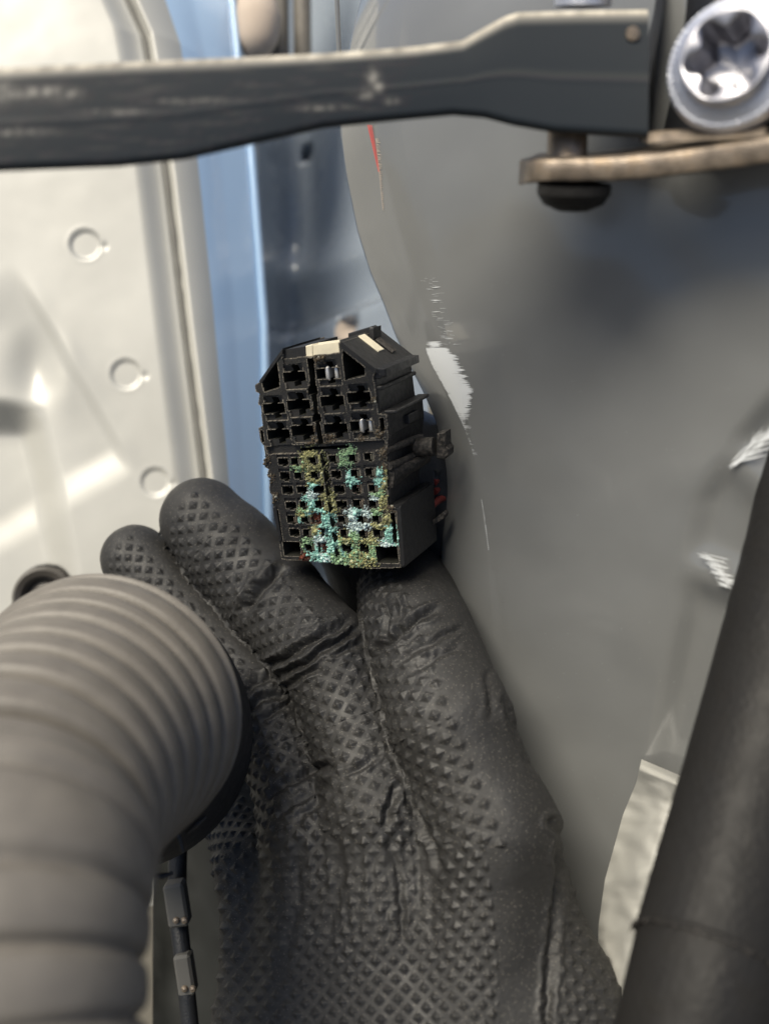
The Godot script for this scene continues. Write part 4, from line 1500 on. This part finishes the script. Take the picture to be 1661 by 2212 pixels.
func crease_at(px: float, py: float) -> Vector2:
	# x: displacement in metres, y: how far the knobs are flattened
	var out := Vector2.ZERO
	for c in creases:
		if px < c[4] or px > c[5] or py < c[6] or py > c[7]:
			continue
		var best := 1e9
		var tt := 0.0
		var pts: Array = c[0]
		for k in pts.size() - 1:
			var a: Vector2 = pts[k]
			var ab: Vector2 = pts[k + 1] - a
			var t := clampf((Vector2(px, py) - a).dot(ab) / ab.length_squared(), 0.0, 1.0)
			var d := (Vector2(px, py) - a - ab * t).length()
			if d < best:
				best = d
				tt = (k + t) / (pts.size() - 1)
		var fade := smooth(0.0, 0.18, tt) * (1.0 - smooth(0.82, 1.0, tt)) if c[3] else 1.0
		var s: float = best / c[2]
		out.x += c[1] * exp(-s * s) * fade
		out.x -= 0.35 * c[1] * exp(-(s - 2.0) * (s - 2.0) * 1.6) * fade
		out.y = maxf(out.y, fade * exp(-s * s * 0.35))
	return out


func crease(pts: Array, depth: float, width: float, fade := true) -> void:
	var v := []
	var lo := Vector2(1e9, 1e9)
	var hi := -lo
	for q in pts:
		var p := Vector2(q[0], q[1])
		v.append(p)
		lo = lo.min(p)
		hi = hi.max(p)
	creases.append([v, depth, width, fade, lo.x - 30, hi.x + 30, lo.y - 30, hi.y + 30])


func knob(p: Vector3, px: float, py: float, b: int, n: Vector3) -> float:
	var pitch := 0.00268
	var u: float
	var v: float
	var mask := 1.0
	if bG[b] == 0:
		var k := 1.0 / 10600.0 * 1.0
		u = (px - 0.10 * (py - 1800)) * k * 1.0
		v = (py + 0.05 * px) * k * 0.94
		mask = 1.0 - smooth(0.0, 1.0, (px - along([[1500, 985], [1700, 1012], [1900, 1052], [2050, 1066], [2250, 1066]], py)) / 14.0)
		if px > along([[1780, 1212], [1900, 1206], [2212, 1188]], py) + 12:
			mask = smooth(0.0, 1.0, (px - along([[1780, 1212], [1900, 1206], [2212, 1188]], py) - 12) / 14.0)
		mask *= smooth(-0.1, 0.25, n.z)
	else:
		var ax := (bB[b] - bA[b]).normalized()
		var pal := (bP[b] - ax * bP[b].dot(ax)).normalized()
		var side := ax.cross(pal)
		var r := p - bA[b]
		var t := r.dot(ax)
		var o := r - ax * t
		var ang := atan2(o.dot(side), o.dot(pal))
		u = ang * 0.0095
		v = t
		mask = 1.0 - smooth(0.98, 1.12, absf(ang))
		if bG[b] >= 2 and b in tips:
			mask *= smooth(-0.0015, 0.0008, t - 0.003 * sin(ang))
	var a := (u + v) * 0.7071 / pitch
	var c := (u - v) * 0.7071 / pitch
	var fa := absf(a - roundf(a))
	var fc := absf(c - roundf(c))
	return 0.00066 * mask * maxf(0.0, 1.0 - maxf(fa, fc) / 0.34)


var tips := []


func hand() -> void:
	# groups: 0 palm, 1 thumb, 2 index, 3 middle, 4 ring, 5 little
	var pf := Vector3(-0.25, 0.0, 1.0)
	var left := Vector3(-1.25, -0.1, 0.75)
	# middle finger
	tips.append(bA.size())
	bone(3, [438, 1124, 0.247, 92], [500, 1190, 0.244, 100], Vector3(-0.45, -0.45, 1))
	bone(3, [500, 1190, 0.244, 100], [592, 1290, 0.238, 104], Vector3(-0.35, -0.35, 1))
	bone(3, [592, 1290, 0.238, 104], [694, 1402, 0.226, 106], Vector3(-0.3, -0.3, 1))
	bone(3, [708, 1418, 0.224, 103], [768, 1580, 0.217, 100], Vector3(-0.25, 0, 1))
	bone(3, [768, 1580, 0.217, 100], [815, 1740, 0.209, 110], Vector3(-0.25, 0, 1))
	# index
	tips.append(bA.size())
	bone(2, [868, 1150, 0.262, 76], [872, 1240, 0.250, 98], left)
	bone(2, [872, 1240, 0.250, 98], [893, 1345, 0.228, 116], left)
	bone(2, [905, 1370, 0.222, 120], [974, 1560, 0.207, 130], left)
	bone(2, [974, 1560, 0.207, 130], [1070, 1800, 0.200, 128], left)
	# ring
	tips.append(bA.size())
	bone(4, [294, 1208, 0.252, 75], [420, 1355, 0.246, 82], Vector3(-0.1, -0.6, 1))
	bone(4, [420, 1355, 0.246, 82], [556, 1500, 0.233, 80], Vector3(-0.4, -0.3, 1))
	bone(4, [572, 1520, 0.231, 84], [618, 1640, 0.224, 86], Vector3(-0.3, 0, 1))
	bone(4, [618, 1640, 0.224, 86], [662, 1790, 0.214, 96], Vector3(-0.3, 0, 1))
	# little
	tips.append(bA.size())
	bone(5, [330, 1480, 0.262, 62], [430, 1600, 0.256, 68], pf)
	bone(5, [430, 1600, 0.256, 68], [500, 1730, 0.243, 72], pf)
	bone(5, [500, 1730, 0.243, 72], [556, 1860, 0.226, 86], pf)
	# thumb, behind
	tips.append(bA.size())
	bone(1, [905, 1440, 0.250, 66], [960, 1640, 0.240, 80], pf)
	bone(1, [960, 1640, 0.240, 80], [1075, 1850, 0.222, 96], pf)
	# palm
	bone(0, [1070, 1800, 0.200, 128], [1020, 2250, 0.196, 150], pf)
	bone(0, [1020, 2250, 0.196, 150], [980, 2650, 0.200, 190], pf)
	bone(0, [822, 1780, 0.2075, 104], [840, 2250, 0.2, 150], pf)
	bone(0, [840, 2250, 0.2, 150], [880, 2650, 0.200, 190], pf)
	bone(0, [672, 1815, 0.2125, 96], [690, 2250, 0.204, 140], pf)
	bone(0, [690, 2250, 0.204, 140], [790, 2650, 0.203, 180], pf)
	bone(0, [560, 1880, 0.224, 84], [590, 2250, 0.212, 116], pf)
	bone(0, [590, 2250, 0.212, 116], [720, 2650, 0.207, 160], pf)
	bone(0, [1080, 1850, 0.208, 120], [1185, 2200, 0.199, 150], pf)
	bone(0, [1185, 2200, 0.199, 150], [1120, 2650, 0.2, 190], pf)
	crease([[565, 1450], [620, 1420], [700, 1370], [768, 1335]], 0.0017, 9.0)
	crease([[590, 1470], [660, 1430], [730, 1385], [785, 1345]], 0.0015, 7.0)
	crease([[600, 1490], [650, 1462], [700, 1440]], 0.0007, 6.0)
	crease([[700, 1420], [750, 1402], [785, 1388]], 0.0006, 6.0)
	crease([[520, 1330], [545, 1290], [580, 1255], [622, 1218]], 0.0022, 11.0)
	crease([[800, 1440], [820, 1400], [870, 1362], [910, 1330], [965, 1310]], 0.0016, 8.0)
	crease([[850, 1440], [900, 1405], [960, 1372], [1010, 1350]], 0.0008, 7.0)
	crease([[880, 1455], [940, 1420], [1000, 1390]], 0.0006, 7.0)
	crease([[830, 1290], [838, 1330], [830, 1390]], 0.0007, 6.0)
	crease([[860, 1285], [868, 1330], [858, 1380]], 0.0006, 6.0)
	crease([[520, 1500], [560, 1470], [600, 1455]], 0.0014, 9.0)
	crease([[520, 1545], [570, 1510], [630, 1495]], 0.0012, 8.0)
	crease([[560, 1560], [600, 1530], [640, 1515]], 0.0008, 7.0)
	crease([[560, 1740], [620, 1690], [690, 1660], [730, 1655]], 0.0016, 9.0)
	crease([[600, 1760], [660, 1720], [720, 1690]], 0.0009, 8.0)
	crease([[630, 1780], [680, 1740], [700, 1720]], 0.0007, 7.0)
	crease([[740, 1680], [790, 1650], [830, 1610]], 0.0009, 7.0)
	crease([[830, 1790], [842, 1740], [862, 1690]], 0.0016, 8.0)
	crease([[868, 1690], [900, 1760], [940, 1830], [955, 1900]], 0.0013, 8.0)
	crease([[842, 1790], [860, 1900], [868, 2060]], 0.0008, 8.0)
	crease([[722, 1790], [735, 1900], [705, 2050]], 0.0007, 10.0)
	crease([[650, 1800], [640, 1950], [600, 2150]], 0.0007, 12.0)
	for k in 7:
		crease([[740 + k * 33, 1800 + 10 * absf(3 - k)], [744 + k * 32, 1900], [748 + k * 30, 2010 + (k * 37) % 60]], 0.00022, 7.0)
	crease([[1192, 1775], [1214, 1800], [1206, 1900], [1190, 2060], [1176, 2300]], 0.0014, 9.0, false)
	crease([[1085, 1500], [1120, 1590], [1160, 1680]], 0.0006, 8.0)
	crease([[1050, 1440], [1062, 1500], [1066, 1560]], 0.0006, 10.0)

	var all := PackedInt32Array(range(bA.size()))
	var cell := 0.0016
	var lo := Vector3(1, 1, 1)
	var hi := -lo
	for k in bA.size():
		var r := maxf(bR[k], bS[k]) + 0.003
		lo = lo.min(bA[k] - Vector3.ONE * r).min(bB[k] - Vector3.ONE * r)
		hi = hi.max(bA[k] + Vector3.ONE * r).max(bB[k] + Vector3.ONE * r)
	lo.y = maxf(lo.y, -0.140)
	var nx := int((hi.x - lo.x) / cell) + 2
	var ny := int((hi.y - lo.y) / cell) + 2
	var nz := int((hi.z - lo.z) / cell) + 2
	var val := {}
	# visit blocks of 4 cells near the surface
	var act := []
	for bz in range(0, nz, 4):
		for by in range(0, ny, 4):
			for bx in range(0, nx, 4):
				var c := lo + Vector3(bx + 2, by + 2, bz + 2) * cell
				var d := field(c, all)
				if absf(d) < cell * 3.6 + 0.004:
					act.append([bx, by, bz, c])
	var use_of := {}
	for q in act:
		var use := PackedInt32Array()
		for b in all:
			var ab := bB[b] - bA[b]
			var t := clampf((q[3] - bA[b]).dot(ab) / ab.length_squared(), 0.0, 1.0)
			if (q[3] - bA[b] - ab * t).length() - lerpf(bR[b], bS[b], t) < 0.0175:
				use.append(b)
		for z in range(q[2], q[2] + 5):
			for y in range(q[1], q[1] + 5):
				for x in range(q[0], q[0] + 5):
					var id: int = (z * ny + y) * nx + x
					if not val.has(id):
						val[id] = field(lo + Vector3(x, y, z) * cell, use)
						use_of[id] = use
	# surface nets
	var vid := {}
	var vp := PackedVector3Array()
	var vuse := []
	var offs := [Vector3i(0, 0, 0), Vector3i(1, 0, 0), Vector3i(0, 1, 0), Vector3i(1, 1, 0), Vector3i(0, 0, 1), Vector3i(1, 0, 1), Vector3i(0, 1, 1), Vector3i(1, 1, 1)]
	var sx := 1
	var sy := nx
	var sz := nx * ny
	var ids := val.keys()
	var corner := PackedInt32Array([0, sx, sy, sx + sy, sz, sx + sz, sy + sz, sx + sy + sz])
	var edges := [[0, 1], [2, 3], [4, 5], [6, 7], [0, 2], [1, 3], [4, 6], [5, 7], [0, 4], [1, 5], [2, 6], [3, 7]]
	for id in ids:
		var ok := true
		var s := 0
		var dv := PackedFloat32Array()
		for k in 8:
			var e: int = id + corner[k]
			if not val.has(e):
				ok = false
				break
			dv.append(val[e])
			if val[e] < 0.0:
				s += 1
		if not ok or s == 0 or s == 8:
			continue
		var acc := Vector3.ZERO
		var cnt := 0
		for e in edges:
			var d0 := dv[e[0]]
			var d1 := dv[e[1]]
			if (d0 < 0.0) != (d1 < 0.0):
				acc += Vector3(offs[e[0]]).lerp(Vector3(offs[e[1]]), d0 / (d0 - d1))
				cnt += 1
		var x: int = id % nx
		var y: int = (id / nx) % ny
		var z: int = id / sz
		vid[id] = vp.size()
		vp.append(lo + (Vector3(x, y, z) + acc / cnt) * cell)
		vuse.append(use_of[id])
	var quads := []
	for id in vid:
		for axn in 3:
			var st: int = [sx, sy, sz][axn]
			var s1: int = [sy, sz, sx][axn]
			var s2: int = [sz, sx, sy][axn]
			if not val.has(id + st):
				continue
			var d0: float = val[id]
			var d1: float = val[id + st]
			if (d0 < 0.0) == (d1 < 0.0):
				continue
			if vid.has(id - s1) and vid.has(id - s2) and vid.has(id - s1 - s2):
				if d0 < 0.0:
					quads.append(PackedInt32Array([vid[id], vid[id - s1], vid[id - s1 - s2], vid[id - s2]]))
				else:
					quads.append(PackedInt32Array([vid[id], vid[id - s2], vid[id - s1 - s2], vid[id - s1]]))
	# refine what faces the viewer
	var g := G.new()
	var N := 8
	var key_of := {}
	var tri := PackedInt32Array()
	var pos := PackedVector3Array()
	var nrm := PackedVector3Array()
	for q in quads:
		var a: Vector3 = vp[q[0]]
		var b: Vector3 = vp[q[1]]
		var c: Vector3 = vp[q[2]]
		var d: Vector3 = vp[q[3]]
		var fn := (c - a).cross(d - b).normalized()
		var mid := (a + b + c + d) * 0.25
		var use: PackedInt32Array = vuse[q[0]]
		var view := fn.dot(-mid.normalized())
		var px := 830.5 + mid.x / -mid.z * F
		var py := 1106.0 - mid.y / -mid.z * F
		var dense := absf(view) > -1.0 and py < 2260.0
		var gn := Vector3(field(mid + Vector3(0.0004, 0, 0), use) - field(mid - Vector3(0.0004, 0, 0), use), field(mid + Vector3(0, 0.0004, 0), use) - field(mid - Vector3(0, 0.0004, 0), use), field(mid + Vector3(0, 0, 0.0004), use) - field(mid - Vector3(0, 0, 0.0004), use)).normalized()
		dense = dense and gn.dot(-mid.normalized()) > -0.25
		var m := N if dense else 1
		var loc := PackedInt32Array()
		loc.resize((m + 1) * (m + 1))
		for y in m + 1:
			for x in m + 1:
				var u := float(x) / m
				var v := float(y) / m
				var p := a * ((1 - u) * (1 - v)) + b * (u * (1 - v)) + c * (u * v) + d * ((1 - u) * v)
				var key := Vector3i((p * 4.0e5).round())
				if x > 0 and x < m and y > 0 and y < m:
					key = Vector3i(-1, -1, -1)
				elif key_of.has(key):
					loc[y * (m + 1) + x] = key_of[key]
					continue
				if dense:
					var nn := gn
					for it in 2:
						p -= nn * field(p, use)
					var nb := near_bone
					var qx := 830.5 + p.x / -p.z * F
					var qy := 1106.0 - p.y / -p.z * F
					var cr := crease_at(qx + 7.0 * fine.get_noise_2d(qx * 0.35, qy * 0.35), qy + 7.0 * fine.get_noise_2d(qx * 0.35 + 500.0, qy * 0.35))
					var h := knob(p, qx, qy, nb, nn) * (1.0 - 0.6 * cr.y) - cr.x * (0.65 if qy > 1600.0 else 0.85)
					h += 0.00010 * noise.get_noise_3d(p.x * 9000.0, p.y * 9000.0, p.z * 9000.0)
					p += nn * h
				loc[y * (m + 1) + x] = pos.size()
				if key.x != -1:
					key_of[key] = pos.size()
				pos.append(p)
				nrm.append(Vector3.ZERO)
		for y in m:
			for x in m:
				var i0 := loc[y * (m + 1) + x]
				var i1 := loc[y * (m + 1) + x + 1]
				var i2 := loc[(y + 1) * (m + 1) + x + 1]
				var i3 := loc[(y + 1) * (m + 1) + x]
				var f := (pos[i2] - pos[i0]).cross(pos[i3] - pos[i1])
				if f.dot(gn) < 0.0:
					f = -f
					tri.append_array(PackedInt32Array([i0, i1, i2, i0, i2, i3]))
				else:
					tri.append_array(PackedInt32Array([i0, i2, i1, i0, i3, i2]))
				nrm[i0] += f
				nrm[i1] += f
				nrm[i2] += f
				nrm[i3] += f
	for k in pos.size():
		nrm[k] = nrm[k].normalized()
	g.v = pos
	g.n = nrm
	g.i = tri
	g.c.resize(pos.size())
	g.c.fill(Color.WHITE)
	var t := thing("gloved_hand", "hand in a black glove with pyramid grip, holding up the connector", "hand", W(900, 2212, 0.2))
	put("glove", g, M.glove, t, "black rubber glove with a raised pyramid grip")


func _ready() -> void:
	noise.seed = 4
	noise.frequency = 0.02
	noise.fractal_octaves = 3
	fine.seed = 9
	fine.frequency = 0.05
	fine.fractal_octaves = 3
	# camera
	var cam := Camera3D.new()
	cam.name = "camera"
	var ca := CameraAttributesPhysical.new()
	ca.frustum_focal_length = 12.0 * F / 1106.0
	ca.frustum_focus_distance = 0.219
	ca.frustum_near = 0.02
	ca.frustum_far = 50.0
	ca.exposure_aperture = 7.0
	cam.attributes = ca
	cam.transform = FRAME
	add_child(cam)
	cam.fov = rad_to_deg(2.0 * atan(1106.0 / F))
	cam.near = 0.02
	cam.far = 50.0
	# daylight
	var env := Environment.new()
	env.background_mode = Environment.BG_SKY
	var sky := Sky.new()
	var sm := ProceduralSkyMaterial.new()
	sm.sky_top_color = Color(0.36, 0.53, 0.80)
	sm.sky_horizon_color = Color(0.72, 0.80, 0.90)
	sm.sky_curve = 0.25
	sm.sky_energy_multiplier = 0.75
	sm.ground_bottom_color = Color(0.70, 0.66, 0.58)
	sm.ground_horizon_color = Color(0.82, 0.78, 0.70)
	sm.ground_energy_multiplier = 0.6
	sky.sky_material = sm
	env.sky = sky
	env.tonemap_mode = Environment.TONE_MAPPER_LINEAR
	env.tonemap_exposure = 1.45
	env.sdfgi_enabled = true
	env.ssao_enabled = true
	env.ssil_enabled = true
	var we := WorldEnvironment.new()
	we.name = "environment"
	we.environment = env
	add_child(we)
	var sun := DirectionalLight3D.new()
	sun.name = "sun"
	sun.light_energy = 1.3
	sun.light_angular_distance = 30.0
	sun.light_color = Color(1.0, 0.965, 0.90)
	sun.shadow_enabled = true
	add_child(sun)
	sun.look_at_from_position(Vector3(-0.42, 1.0, 0.45), Vector3.ZERO)

	materials()
	door()
	gap()
	pillar()
	strap()
	boot()
	tube_right()
	connector()
	hand()
